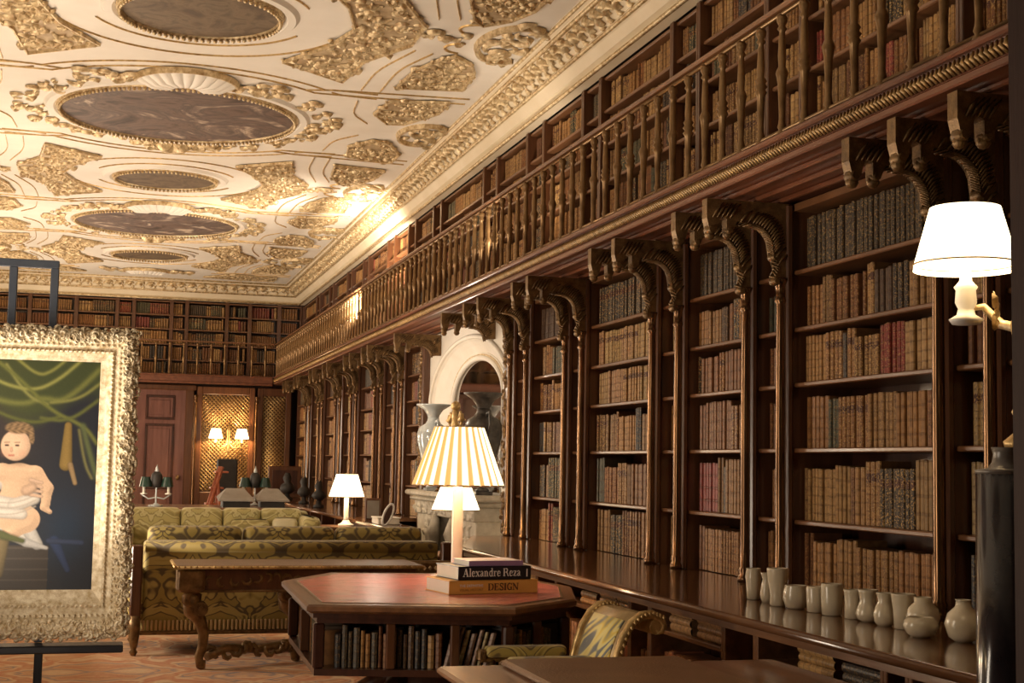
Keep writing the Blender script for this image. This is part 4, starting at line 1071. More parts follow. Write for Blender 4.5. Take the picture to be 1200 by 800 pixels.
o, c, u, w_ = big_book('coffee_table_book', 'thick ochre hardback reading DESIGN, bottom of the stack on the red table', (1.93, 8.06), ang, .57, .36, TZ, .078, OCHRE, OCHRE)
m = MB(); lettering(m, 'DESIGN', c + u*.245 - w_*.0008 + Vector((0,0,TZ+.020)), u, Vector((0,0,1)), -w_, .040, .20); m.build('title_lettering', INKB, o)
font_text('THE DEFINITIVE', .02, OCHRE, o, c + u*.065 - w_*.001 + Vector((0,0,TZ+.042)), u, Vector((0,0,1)), -w_, 'lettering', .15).data.materials.clear()
o.children[-1].data.materials.append(simple('tan_ink', (.42,.20,.05), None, 5, .6))
tk = font_text('VISUAL HISTORY', .02, OCHRE, o, c + u*.065 - w_*.001 + Vector((0,0,TZ+.018)), u, Vector((0,0,1)), -w_, 'lettering', .15); tk.data.materials.clear(); tk.data.materials.append(bpy.data.materials['tan_ink'])
o, c, u, w_ = big_book('coffee_table_book', 'black hardback reading Alexandre Reza, middle of the stack on the red table', (1.99, 8.09), ang, .47, .34, TZ+.079, .078, BLACKC, BLACKC)
m = MB(); lettering(m, 'Alexandre Reza', c + u*.028 - w_*.0008 + Vector((0,0,TZ+.079+.020)), u, Vector((0,0,1)), -w_, .046, .375); m.build('title_lettering', WHITE, o)
m = MB(); m.loft([[tuple(c + u*a - w_*.001 + Vector((0,0,TZ+.079+h))) for a, h in ((.440,.015),(.447,.015),(.447,.06),(.440,.06))], [tuple(c + u*a - w_*.002 + Vector((0,0,TZ+.079+h))) for a, h in ((.440,.015),(.447,.015),(.447,.06),(.440,.06))]]); m.build('publisher_mark', WHITE, o)
o, c, u, w_ = big_book('coffee_table_book', 'slim mauve book lying on top of the black Alexandre Reza book', (2.06, 8.12), math.radians(8), .345, .26, TZ+.158, .030, PINKW, PURPLE)
m = MB(); m.loft([[tuple(c + u*a - w_*q + Vector((0,0,TZ+.158+h))) for a, h in ((0,0),(.345,0),(.345,.03),(0,.03))] for q in (.0005, .002)]); m.build('spine', PURPLE, o)

# ------------------------------------------------------------------ table lamps
def table_lamp(x, y, z, zb, r0, r1, hs, lab, pleats=0, stem=.032, group=None, mat=SHADE):
    t = thing('table_lamp', lab, 'lamp', (x, y, z), group)
    MB().lathe([(.10,0),(.10,.02),(.07,.03),(.05,.05),(stem*1.3,.07)], (x, y, z), 20).build('base', WHITEP, t)
    MB().lathe([(stem*1.2,.07),(stem,.1),(stem,zb-z-.02),(stem*.6,zb-z),(.008,zb-z+hs*.8)], (x, y, z), 16).build('stem', WHITEP, t)
    m = MB(); seg = 96 if pleats else 40; rings = []; uv = []
    for r_, zz in ((r0, 0), (r1, hs)):
        rr = []
        for j in range(seg+1):
            a = 2*PI*j/seg; k = r_*(1+(.018*math.cos(a*pleats) if pleats else 0))
            rr.append((x+k*math.cos(a), y+k*math.sin(a), zb+zz)); uv.append((j/seg*(pleats or 1)/1, zz/hs))
        rings.append(rr)
    vs = rings[0]+rings[1]; fs = [(j, j+1, seg+1+j+1, seg+1+j) for j in range(seg)]
    m.add(vs, fs, True, uv, (1,1,1,1)); so_ = m.build('lamp_shade', mat, t)
    m = MB(); m.tube([(x+r1*math.cos(2*PI*i/24), y+r1*math.sin(2*PI*i/24), zb+hs) for i in range(25)], .004, 5); m.tube([(x+r0*math.cos(2*PI*i/32), y+r0*math.sin(2*PI*i/32), zb) for i in range(33)], .005, 5); m.build('shade_trim', GOLDP, so_)
    return t
table_lamp(2.20, 9.0, .853, 1.465, .295, .16, .375, 'large table lamp with pleated striped shade standing behind the stacked books', 24, .036, mat=SHADES)
def small_table(x0, x1, y0, y1, z, lab, mat=MAHOG, top=MAHOGL):
    t = thing('side_table', lab, 'table', ((x0+x1)/2, (y0+y1)/2, 0))
    MB().bev(x0, x1, y0, y1, z-.03, z, .008).build('tabletop', top, t)
    MB().bev(x0+.03, x1-.03, y0+.03, y1-.03, z-.12, z-.03, .005).build('apron', mat, t)
    for xx in (x0+.05, x1-.05):
        for yy in (y0+.05, y1-.05):
            MB().lathe([(.014,0),(.022,.05),(.018,.3),(.026,z-.2),(.03,z-.12)], (xx, yy, .012), 10).build('leg', mat, t)
    return t
small_table(3.0, 3.55, 13.2, 13.9, .74, 'small mahogany table behind the striped lamp near the fireplace')
table_lamp(3.28, 13.5, .74, 1.16, .235, .15, .22, 'small white-shaded lamp just behind and below the big striped shade', 0, .02)
small_table(2.6, 3.0, 17.7, 18.3, .80, 'small table behind the sofas carrying the white-shaded lamp')
table_lamp(2.95, 18.0, .80, 1.165, .225, .135, .285, 'white-shaded lamp with slim white stem behind the green sofas', 0, .03)

# ------------------------------------------------------------------ writing table behind the desk
wt = thing('writing_table', 'long gilt-edged writing table with carved scroll legs, between sofa and red-topped table', 'table', (1.4, 11.5, 0))
MB().bev(.54, 2.45, 11.1, 11.85, .775, .80, .008).build('tabletop', LEATHERB, wt)
m = MB(); m.tube([(.55,11.1,.785),(2.45,11.1,.785)], .014, 6); m.tube([(.54,11.85,.785),(.54,11.1,.785)], .014, 6); m.tube([(.54,11.85,.785),(2.45,11.85,.785)], .014, 6)
k = .56
while k < 2.44: m.lathe([(0,-.012),(.012,0),(0,.012)], (k, 11.09, .79), 6); k += .045
m.build('gilt_edge', GOLD, wt)
MB().bev(.60, 2.40, 11.15, 11.8, .60, .775, .01).build('frieze', MAHOG, wt)
m = MB(); k = .72
while k < 2.38: m.curl((k, 11.148, .69), U, Vector((0,0,1)), Vector((0,-1,0)), k*9, .05, .3, 1, 1, seg=5, h=.4); k += .085
m.tube([(.60,11.145,.605),(2.4,11.145,.605)], .010, 5)
m.build('fretwork', GOLDD, wt)
for x in (.60,): MB().bev(.55, .76, 11.1, 11.3, .60, .775, .02).build('corner_block', GOLDD, wt)
for x, y in ((.74, 11.22), (1.50, 11.55), (2.30, 11.22), (2.30, 11.72)):
    m = MB(); m.tube([(x-.04,y,.60),(x-.07,y,.54),(x-.06,y,.45),(x-.0,y,.38),(x+.03,y,.28),(x+.025,y,.18),(x-.0,y,.10),(x+.01,y,.055),(x+.05,y,.05)], [.055,.075,.07,.05,.042,.038,.034,.04,.03], 10)
    m.tube([(x+.0,y-.07,.47),(x+.0,y+.07,.47)], .055, 12); m.tube([(x+.0,y-.085,.47),(x+.0,y-.07,.47)], .02, 8)
    m.curl((x-.03,y-.06,.57), U, Vector((0,0,1)), Vector((0,-1,0)), 1, .09, .4, 1, 1, h=.4)
    m.lathe([(.02,.0),(.035,.01),(.03,.03),(.02,.04)], (x+.02, y, .012), 10)
    m.build('leg', GOLDD, wt)
m = MB(); m.tube([(.80,11.25,.10),(.95,11.35,.15),(1.2,11.5,.12),(1.5,11.55,.15),(1.9,11.5,.12),(2.3,11.3,.10)], .035, 8)
for k in range(24): m.curl((.85+k*.055, 11.28+.2*math.sin(k*.13), .13), U, Vector((0,0,1)), Vector((0,-1,0)), k*1.1, .055, .4, 1, 1, seg=5, h=.5)
m.build('stretcher', GOLDD, wt)

# small gilt stool at the table's right end
gs = thing('fender_stool', 'low carved gilt stool just behind the stacked books, right of the sofa', 'stool', (2.6, 11.3, 0))
MB().bev(2.50, 2.95, 11.9, 12.0, .66, .78, .02).build('seat_rail', GOLDD, gs)
m = MB()
for k in range(9): m.lathe([(0,-.02),(.02,0),(0,.02)], (2.53+k*.05, 11.895, .72), 6)
m.build('beading', GOLDP, gs)
for x in (2.54, 2.91): MB().lathe([(.02,0),(.03,.05),(.02,.2),(.035,.5),(.03,.66)], (x, 11.95, .012), 8).build('leg', GOLDD, gs)

# ------------------------------------------------------------------ sofas
def rounded_slab(x0, x1, y0, y1, z0, z1, r=.06, n=5):
    """rounded-edge cushion slab"""
    m = MB(); rings = []
    def rect(i, z):
        a0, a1, b0, b1 = x0+i, x1-i, y0+i, y1-i; rr = r; out = []
        for cx, cy, s in ((a1-rr, b1-rr, 0), (a0+rr, b1-rr, 90), (a0+rr, b0+rr, 180), (a1-rr, b0+rr, 270)):
            for k in range(n): a = math.radians(s+90*k/(n-1)); out.append((cx+rr*math.cos(a), cy+rr*math.sin(a), z))
        return out
    q = min(r*.8, (z1-z0)/2.2)
    for k in range(n): a = k/(n-1)*PI/2; rings.append(rect(q*(1-math.sin(a)), z0+q*(1-math.cos(a))))
    for k in range(n): a = k/(n-1)*PI/2; rings.append(rect(q*(1-math.cos(a)), z1-q+q*math.sin(a)))
    m.loft(rings, smooth=True); return m
sf = thing('sofa', 'large olive damask sofa seen from behind with gilt fringe along its base', 'sofa', (1.5, 12.5, 0))
m = rounded_slab(.33, 2.80, 12.1, 12.36, .19, .93, .045); m.build('backrest', DAMASK, sf)
m = MB(); m.tube([(.34,12.12,.88),(2.78,12.12,.88)], .05, 10); m.build('back_roll', DAMASK, sf)
MB().bev(.33, 2.80, 12.3, 12.98, .20, .42, .02).build('seat_frame', DAMASK, sf)
m = MB(); x = .335
while x < 2.80: m.bev(x, x+.020, 12.075, 12.10, .205, .29, .005); x += .034
m.build('fringe', TRIM, sf)
MB().bev(.30, 2.83, 12.08, 12.99, .17, .205, .01).build('base_rail', GOLDD, sf)
for i, (a, b) in enumerate(((.36,1.14),(1.15,1.93),(1.94,2.70))):
    rounded_slab(a, b, 12.30, 12.52, .55, 1.04, .07).build('back_cushion', DAMASK, sf)
for i, (a, b) in enumerate(((.40,1.2),(1.21,1.98),(1.99,2.72))):
    rounded_slab(a, b, 12.50, 12.98, .42, .56, .05).build('seat_cushion', DAMASK, sf)
for x, s_ in ((.22, -1), (2.80, 1)):
    rounded_slab(x+.0, x+.12, 12.10, 12.98, .28, .72, .04).build('arm', DAMASK, sf)
    m = MB(); m.bev(x+.01, x+.10, 12.02, 12.10, .30, .90 if s_ < 0 else .93, .012); m.build('arm_post', MAHOG, sf)
    for yy in (12.05, 12.92):
        m = MB(); m.lathe([(.018,0),(.035,.03),(.02,.05),(.032,.08),(.045,.17),(.04,.19),(.048,.21),(.045,.32)], (x+.055, yy, .012), 12); m.build('leg', GOLDD, sf)
m = MB()
for k in range(8): m.tube([(2.83,12.05+.02*k,.80),(2.86,12.05+.02*k,.92)], .008, 5)
m.build('tassel_fringe', TRIM, sf)

s2 = thing('sofa', 'pale green damask sofa facing the camera beyond the olive one', 'sofa', (1.2, 15.8, 0))
for a, b in ((.28,.78),(.79,1.22),(1.23,1.62),(1.63,2.06)):
    rounded_slab(a, b, 15.50, 15.74, .45, 1.09, .06).build('back_cushion', DAMASKL, s2)
MB().bev(.25, 2.15, 14.8, 15.85, .15, .42, .02).build('seat_frame', DAMASKL, s2)
rounded_slab(.25, 2.16, 15.72, 15.9, .3, 1.06, .05).build('backrest', DAMASKL, s2)
rounded_slab(2.02, 2.20, 15.0, 15.80, .35, 1.02, .07).build('arm', DAMASKL, s2)
rounded_slab(.16, .30, 15.0, 15.80, .35, .9, .05).build('arm', DAMASKL, s2)
for x in (.25, 2.1):
    for yy in (14.9, 15.8): MB().lathe([(.02,0),(.035,.1),(.03,.15)], (x, yy, .012), 8).build('leg', MAHOG, s2)
for x0, x1, z1, lab in ((1.30, 1.70, .98, 'pale embroidered cushion leaning on the far pale sofa'), (1.735, 2.0, 1.0, 'cream cushion lit by the lamp at the right end of the far sofa')):
    m = rounded_slab(x0, x1, 15.32, 15.48, .60, z1, .07); o = m.build('cushion', DAMASKL if x0 < 1.5 else simple('cream_cushion', (.72,.66,.42), (.80,.75,.52), 4, .7), None); tag(o, lab, 'cushion', 'cushions on the far sofa')
    MB().tube([(x0+.02,15.40,z1-.03),((x0+x1)/2,15.40,z1+.005),(x1-.02,15.40,z1-.03)], .008, 5).build('piping', TRIM, o)

# ------------------------------------------------------------------ gilt armchair and near table
ac = thing('armchair', 'gilt scroll-backed armchair with yellow embroidered seat back by the low cabinets', 'chair', (2.4, 6.9, 0))
# scrolled back: a curved sheet. profile in (run along r, z): back rolls away to the right
cA = math.radians(3); ru = Vector((math.cos(cA), math.sin(cA), 0)); rv = Vector((-ru.y, ru.x, 0))
O = Vector((2.37, 6.62, 0))
def cp(a, b, z): return tuple(O + ru*a + rv*b + Vector((0,0,z)))
curve = [(.02,.42),(.025,.52),(.04,.62),(.065,.70),(.10,.78),(.15,.845),(.21,.88),(.275,.885),(.33,.865),(.355,.83),(.34,.80),(.31,.795),(.30,.815)]
def sheet(mb, prof, b0, b1, th):
    L1 = [cp(a, b0, z) for a, z in prof]; L2 = [cp(a, b1, z) for a, z in prof]
    inn = []
    for i, (a, z) in enumerate(prof):
        p, q = prof[max(i-1,0)], prof[min(i+1,len(prof)-1)]; dx, dz = q[0]-p[0], q[1]-p[1]; l = math.hypot(dx, dz); inn.append((a+dz/l*th, z-dx/l*th))
    rings = []
    for i in range(len(prof)):
        rings.append([L1[i], L2[i], cp(inn[i][0], b1, inn[i][1]), cp(inn[i][0], b0, inn[i][1])])
    mb.loft(rings, smooth=True)
curve = [(a*.84, z) for a, z in curve]
m = MB(); sheet(m, curve, -.02, .50, .03); m.build('backrest', simple('bronzed_gilding', (.30,.20,.09), (.52,.38,.18), 6, .4, .3, .1), ac)
m = MB(); sheet(m, [(a-.008, z+.006) for a, z in curve[:6]], .05, .43, .012); m.build('upholstery', EMBR, ac)
for b in (-.03, .505):
    m = MB(); m.tube([cp(a, b, z) for a, z in curve], [.022]*9+[.018,.015,.012,.010], 8)
    for i in range(22):
        t = i/21*8; k = int(min(t, 7)); f_ = t-k; a = curve[k][0]+(curve[k+1][0]-curve[k][0])*f_; z = curve[k][1]+(curve[k+1][1]-curve[k][1])*f_
        m.lathe([(0,-.012),(.012,0),(0,.012)], cp(a+.012, b-.02, z+.006), 6)
    m.build('carved_rail', GOLD, ac)
m = MB(); m.tube([cp(.26, -.04, .825), cp(.26, .52, .825)], .04, 10); m.build('scroll_crest', GOLD, ac)
m = MB(); m.bev(1.90, 2.38, 6.72, 7.28, .34, .42, .02); m.build('seat_rail', GOLD, ac)
rounded_slab(1.92, 2.37, 6.74, 7.26, .42, .48, .04).build('seat', EMBR, ac)
for yy in (6.78, 7.22):
    m = rounded_slab(1.93, 2.36, yy-.045, yy+.045, .61, .665, .02); m.build('arm_pad', DAMASK, ac)
    m = MB(); m.tube([(1.90,yy,.60),(1.96,yy,.60),(2.36,yy,.61)], .018, 8); m.tube([(1.97,yy,.6),(1.95,yy,.5),(2.0,yy,.42)], .018, 8); m.bev(1.885,1.93,yy-.03,yy+.03,.59,.65,.01); m.build('arm_frame', GOLDD, ac)
for x, yy in ((1.95,6.77),(1.95,7.23),(2.34,6.77),(2.34,7.23)):
    MB().lathe([(.014,0),(.022,.03),(.016,.06),(.024,.3),(.03,.34)], (x, yy, .012), 10).build('leg', GOLD, ac)

nt_ = thing('desk', 'brown wooden desk with leather inset at the bottom edge below the gilt chair', 'table', (2.1, 5.4, 0))
m = MB(); m.bev(1.36, 3.0-.1, 4.6, 5.88, .725, .76, .012); m.build('tabletop', MAHOGL, nt_)
m = MB(); m.bev(1.63, 2.42, 4.75, 5.84, .76, .79, .01); m.build('leather_blotter', LEATHERB, nt_)
MB().bev(1.42, 2.84, 4.66, 5.80, .62, .725, .01).build('apron', MAHOG, nt_)
for x in (1.46, 2.8):
    for yy in (4.72, 5.74): MB().bev(x-.035, x+.035, yy-.035, yy+.035, .012, .62, .01).build('leg', MAHOG, nt_)

# ------------------------------------------------------------------ painting on easel
PX0, PX1, PZ0, PZ1, PY = -1.32, .13, .715, 2.235, 7.5
FW = .165
cx0, cx1, cz0, cz1 = PX0+FW, PX1-FW-.005, PZ0+.215, PZ1-.145
pa = thing('framed_painting', 'large painting of a seated infant and green drapery in a carved gilt frame', 'painting', ((PX0+PX1)/2, PY, PZ0))
# painted canvas
W_, H_ = 330, 300
def canvas():
    # photo-like coordinates of the visible part: u in 0..1 across (right edge 1), v 0..1 from top
    xs = np.linspace(cx0, cx1, W_); zs = np.linspace(cz1, cz0, H_)
    X, Z = np.meshgrid(xs, zs)
    # picture units: px,py match 0..122 x 420..690
    px = (X - (-.54))/( -.04+.54)*114; py = 424 + (cz1 - Z)/(cz1-cz0)*266
    img = np.zeros((H_, W_, 3)); 
    rs = np.random.RandomState(3)
    def lerp(a, b, t): return a*(1-t[..., None]) + np.array(b)*t[..., None]
    img[:] = (.020,.022,.030)
    img = lerp(img, (.045,.032,.028), np.clip((620-py)/160, 0, 1)*np.clip((70-px)/60, 0, 1))
    img = lerp(img, (.012,.030,.062), np.exp(-((px-80)/26)**2-((py-625)/45)**2)*.7)
    def cap(p, q, r0, r1, col, soft=1.4, hi=None):
        nonlocal img
        ax, ay = p; bx, by = q; dx, dy = bx-ax, by-ay; l2 = dx*dx+dy*dy+1e-6
        t = np.clip(((px-ax)*dx+(py-ay)*dy)/l2, 0, 1); r = r0+(r1-r0)*t
        d = np.hypot(px-(ax+dx*t), py-(ay+dy*t)); a = np.clip((r-d)/soft+.5, 0, 1)
        sh = np.clip(1-(d/np.maximum(r, .1))**2*.45 + ((ax+dx*t-px)+(ay+dy*t-py))/r*.10, .35, 1.15)
        c = np.array(col)[None, None, :]*sh[..., None]
        img = img*(1-a[..., None]) + c*a[..., None]
    def fold(pts, w_, col, k=1.0):
        nonlocal img
        for _ in range(3):
            if len(pts) > 2:
                q_ = [pts[0]]
                for a_, b_ in zip(pts[:-1], pts[1:]): q_ += [(a_[0]*.75+b_[0]*.25, a_[1]*.75+b_[1]*.25), (a_[0]*.25+b_[0]*.75, a_[1]*.25+b_[1]*.75)]
                pts = q_ + [pts[-1]]
        acc = np.zeros_like(px)
        for (ax, ay), (bx, by) in zip(pts[:-1], pts[1:]):
            dx, dy = bx-ax, by-ay; l2 = dx*dx+dy*dy+1e-6; t = np.clip(((px-ax)*dx+(py-ay)*dy)/l2, 0, 1)
            d = np.hypot(px-(ax+dx*t), py-(ay+dy*t)); acc = np.maximum(acc, np.exp(-(d/w_)**2)*k)
        img = img*(1-acc[..., None]) + np.array(col)*acc[..., None]
    # green drapery
    top = np.clip((492-py - .35*np.abs(px-60)*0 + 18*np.sin(px/22))/26, 0, 1)
    img = lerp(img, (.055,.070,.022), top*.8)
    for pts, w1, col in (
        ([(-60,430),(-10,470),(30,478),(50,468),(75,474),(118,428)], 3.2, (.15,.16,.045)),
        ([(-50,440),(-10,482),(40,500),(70,490)], 2.0, (.10,.11,.03)), ([(10,432),(34,468),(56,476)], 1.8, (.22,.22,.07)), ([(60,474),(90,470),(116,448)], 1.8, (.20,.20,.06)),
        ([(-40,424),(0,452),(40,462),(66,449),(92,424)], 2.0, (.26,.26,.075)),
        ([(20,424),(45,444),(60,438),(75,424)], 1.8, (.22,.22,.06)),
        ([(0,428),(30,452),(60,484),(98,500),(112,520)], 2.2, (.14,.15,.04)),
        ([(50,492),(80,496),(112,470)], 2, (.11,.12,.035)),
        ([(96,500),(104,530),(114,560)], 3, (.10,.12,.05)),
        ([(-120,440),(-80,470),(-30,500)], 7, (.16,.18,.05))): fold(pts, w1, col)
    # ochre tassel cloth
    cap((80,500),(79,545), 4, 7, (.26,.17,.05)); cap((84,545),(90,566), 3, 2.5, (.30,.20,.10)); fold([(92,505),(100,545),(108,560)], 1.6, (.16,.15,.06))
    # blue drape and stone ledge
    m1 = (py > 637) & (px < 64) & (py < 700)
    img[m1] = (.055,.045,.038); 
    for yy in (640, 652, 664, 676): fold([(-200,yy),(64,yy)], .8, (.11,.09,.075), .8)
    cap((70,632),(86,665), 6, 3, (.03,.05,.12)); cap((64,632),(100,634), 3, 3, (.035,.05,.10))
    # adult figure in the hidden half: dark robe, simple head
    cap((-60,560),(-50,690), 40, 60, (.07,.035,.03)); cap((-30,505),(-24,530), 16, 14, (.50,.33,.22)); cap((-28,492),(-10,505), 18, 12, (.09,.06,.04), 3)
    cap((-8,500),(2,530), 8, 5, (.14,.10,.07), 3)
    # white cloth
    cap((0,612),(40,630), 9, 8, (.60,.56,.50)); cap((30,600),(52,636), 9, 6, (.55,.52,.48)); cap((40,634),(62,640), 5, 2, (.50,.48,.46)); cap((8,565),(40,572), 9, 8, (.56,.50,.45))
    # infant modelled as one soft relief lit from the upper left
    F = np.zeros((H_, W_)); Cc = np.zeros((H_, W_, 3)); wt_ = np.zeros((H_, W_))
    sk = (.70,.47,.31)
    for p, q, r0, r1 in (((29,560),(25,594),17,18), ((14,556),(44,556),9,8.5), ((20,606),(40,610),15,13), ((42,606),(24,624),11,8), ((20,625),(14,629),6,5),
        ((6,592),(-4,606),12,10), ((48,555),(60,572),8,6.5), ((60,572),(59,590),6.5,5.5), ((57,594),(64,599),4,2.8), ((10,552),(-6,566),8,7), ((90,2000),(90,2001),1,1)):
        dx, dy = q[0]-p[0], q[1]-p[1]; l2 = dx*dx+dy*dy+1e-6
        t = np.clip(((px-p[0])*dx+(py-p[1])*dy)/l2, 0, 1); r = r0+(r1-r0)*t
        d = np.hypot(px-(p[0]+dx*t), py-(p[1]+dy*t))
        F = np.maximum(F, 0) + np.exp(-(d/r)**2*2.2)*1.0
    mask = np.clip((F-.13)/.05, 0, 1); Hh = np.sqrt(np.clip(F, 0, 1.3))*10
    gy, gx = np.gradient(Hh); gx = gx/((cx1-cx0)/W_)*.0016; gy = gy/((cz1-cz0)/H_)*.0016
    sh = np.clip((.92 + gx*.22 + gy*.30)/np.sqrt(1+.25*(gx**2+gy**2)), .34, 1.1)
    img = img*(1-mask[..., None]) + (np.array(sk)*sh[..., None])*mask[..., None]
    # head painted over the body, with a soft shadow under the chin
    sd_ = np.exp(-((px-25)/15)**2-((py-543)/5)**2)*.45; img = img*(1-sd_[..., None])
    dd = np.sqrt(((px-24)/16.5)**2+((py-524)/18.0)**2); hm0 = np.clip((1-dd)/.07, 0, 1)
    hs = np.clip(1.02-.42*dd**2*(.6+.4*np.clip((px-22)/16, -1, 1)+.25*np.clip((py-524)/16, -1, 1)), .35, 1.1)
    img = img*(1-hm0[..., None]) + np.array((.76,.51,.35))*hs[..., None]*hm0[..., None]
    for cxx in (14, 31):
        ck = np.exp(-((px-cxx)/4.5)**2-((py-532)/4)**2)*.35; img = img*(1-ck[..., None]) + np.array((.70,.30,.20))*ck[..., None]
    # white wrap across the body
    for pp, qq, ra, rb in (((0,586),(26,592),7,8),((26,592),(46,584),8,7),((6,600),(34,602),6,6)): cap(pp, qq, ra, rb, (.66,.60,.53), 2.5)
    for yy in (584, 590, 597): fold([(-4,yy+2),(16,yy+6),(34,yy+3),(48,yy-4)], .9, (.42,.36,.30), .8)
    # fingers of the supporting hand
    for q in range(4): cap((42,563+q*5.5),(54,566+q*5.2), 2.3, 1.8, (.62,.42,.30), 1.6)
    cap((38,575),(44,572), 6, 5, (.58,.39,.27), 2.5)
    # hair
    hr = np.exp(-((px-26)/17)**2-((py-504)/8.5)**2) + .7*np.exp(-((px-41)/4.5)**2-((py-517)/9)**2)
    hm = np.clip((hr-.42)/.2, 0, 1); wv = .75+.35*np.sin(px*.9+3*np.sin(py*.5))*np.sin(py*.8)
    img = img*(1-hm[..., None]) + (np.array((.30,.19,.10))*wv[..., None])*hm[..., None]
    for ex in (14.5, 25.5): cap((ex-1.2,524),(ex+1.2,524), 1.1, 1.1, (.07,.04,.03), .9); cap((ex-2.6,520.8),(ex+2.6,520.4), .5, .5, (.34,.20,.12), 1)
    cap((19.3,527),(19.6,530), 1.1, 1.5, (.64,.38,.27), 1.2); cap((17.2,535.5),(22,535.3), 1.0, 1.0, (.55,.20,.14), 1)
    cap((12,630),(10,668), 10, 7, (.20,.15,.07), 3); cap((0,622),(36,632), 6, 3, (.10,.11,.04), 3)
    # craquelure / brush noise
    nz = rs.rand(H_, W_)*.16+.92
    return np.clip(img*nz[..., None], 0, 1)
img = canvas()
xs = np.linspace(cx0, cx1, W_); zs = np.linspace(cz1, cz0, H_)
vs = [(x-pa.location.x, 0, z-pa.location.z) for z in zs for x in xs]
fs = [(r*W_+c, (r+1)*W_+c, (r+1)*W_+c+1, r*W_+c+1) for r in range(H_-1) for c in range(W_-1)]
me = bpy.data.meshes.new('canvas'); me.from_pydata(vs, [], fs)
ca = me.color_attributes.new('paint', 'FLOAT_COLOR', 'POINT'); ca.data.foreach_set('color', np.concatenate([img.reshape(-1,3), np.ones((H_*W_,1))], 1).astype(np.float32).ravel())
pm, ptn, pb = new_mat('oil_paint'); an = N(ptn, 'ShaderNodeAttribute', attribute_name='paint'); ptn.links.new(an.outputs['Color'], pb.inputs['Base Color']); pb.inputs['Roughness'].default_value = .42
me.materials.append(pm); co = bpy.data.objects.new('canvas', me); COL.objects.link(co); co.parent = pa
MB().box(cx0, cx1, PY+.004, PY+.03, cz0, cz1).build('stretcher_board', DARKW, pa)
# frame built from mitred profile (distance from outer edge, projection toward viewer)
FP = [(0,.0),(0,.045),(.018,.075),(.045,.085),(.062,.070),(.075,.045),(.085,.045),(.105,.030),(.118,.034),(.128,.022),(.145,.012),(.175,.004)]
def frame_ring(prof):
    rings = []
    for d, p in prof:
        kx = d*FW/.165; kb = d*.215/.165; kt = d*.145/.165
        rings.append([(PX0+kx, PY-p, PZ0+kb), (PX1-kx, PY-p, PZ0+kb), (PX1-kx, PY-p, PZ1-kt), (PX0+kx, PY-p, PZ1-kt)])
    return rings
m = MB(); m.loft(frame_ring(FP), caps=False); m.build('frame', GOLDF, pa)
m = MB(); m.loft(frame_ring([(0,-.05),(0,.0)]), caps=False); m.box(PX0+.02, PX1-.02, PY+.03, PY+.05, PZ0+.02, PZ1-.02); m.build('frame_back', DARKW, pa)
g = MB()
def along(n, d, p, f):
    kx = d*FW/.165; kb = d*.215/.165; kt = d*.145/.165
    c = [(PX0+kx, PZ0+kb), (PX1-kx, PZ0+kb), (PX1-kx, PZ1-kt), (PX0+kx, PZ1-kt)]
    for i in range(4):
        a, b = c[i], c[(i+1) % 4]; k = int(math.dist(a, b)/n)
        for j in range(k):
            t = (j+.5)/k; f(a[0]+(b[0]-a[0])*t, PY-p, a[1]+(b[1]-a[1])*t, i, j)
ZZ = Vector((0,0,1)); YN = Vector((0,-1,0))
def leafy(x, y, z, i, j):
    g.curl((x, y, z), U, ZZ, YN, rnd(0,6.28), rnd(.013,.022), .45, rnd(.7,1.1), random.choice((-1,1)), seg=5, h=.8)
for q in range(4): along(.012, .012+.014*q, (.062,.074,.080,.078)[q], leafy)
along(.011, .001, .045, leafy)
for i in range(4):
    pass
g.build('carved_leaf_border', GOLDF, pa)
g = MB()
def bead(x, y, z, i, j):
    g.lathe([(0,-.010),(.009,0),(0,.010)], (x, y, z), 6)
along(.026, .080, .052, bead)
def dart(x, y, z, i, j):
    a = (0, PI/2, PI, -PI/2)[i]+.6
    g.curl((x, y, z), U, ZZ, YN, a, .017, .5, .6, 1, seg=3, h=.8)
along(.022, .112, .036, dart)
g.build('gadrooned_inner_edge', GOLDF, pa)

ea = thing('easel', 'black and grey metal easel holding the gilt framed painting', 'easel', (-.5, PY+.12, 0))
m = MB(); m.bev(-1.34, .12, PY-.06, PY+.10, PZ0-.08, PZ0-.042, .006); m.build('ledge', IRON, ea)
for x in (-.285, -.95):
    m = MB(); m.bev(x-.02, x+.02, PY+.07, PY+.11, .012, PZ0-.08, .004); m.build('leg', IRON, ea)
    m = MB(); m.bev(x-.022, x+.022, PY+.10, PY+.62, .012, .05, .006); m.build('foot', IRON, ea)
for x in (-.29, -.49, -1.0):
    m = MB(); m.bev(x-.02, x+.02, PY+.08, PY+.12, PZ0-.04, 2.56, .004); m.build('upright', STEEL, ea)
m = MB(); m.bev(-1.05, -.27, PY+.08, PY+.12, 2.56, 2.60, .004); m.build('top_bar', STEEL, ea)
m = MB(); m.bev(-.97, -.27, PY+.04, PY+.10, .30, .34, .004); m.build('cross_bar', IRON, ea)

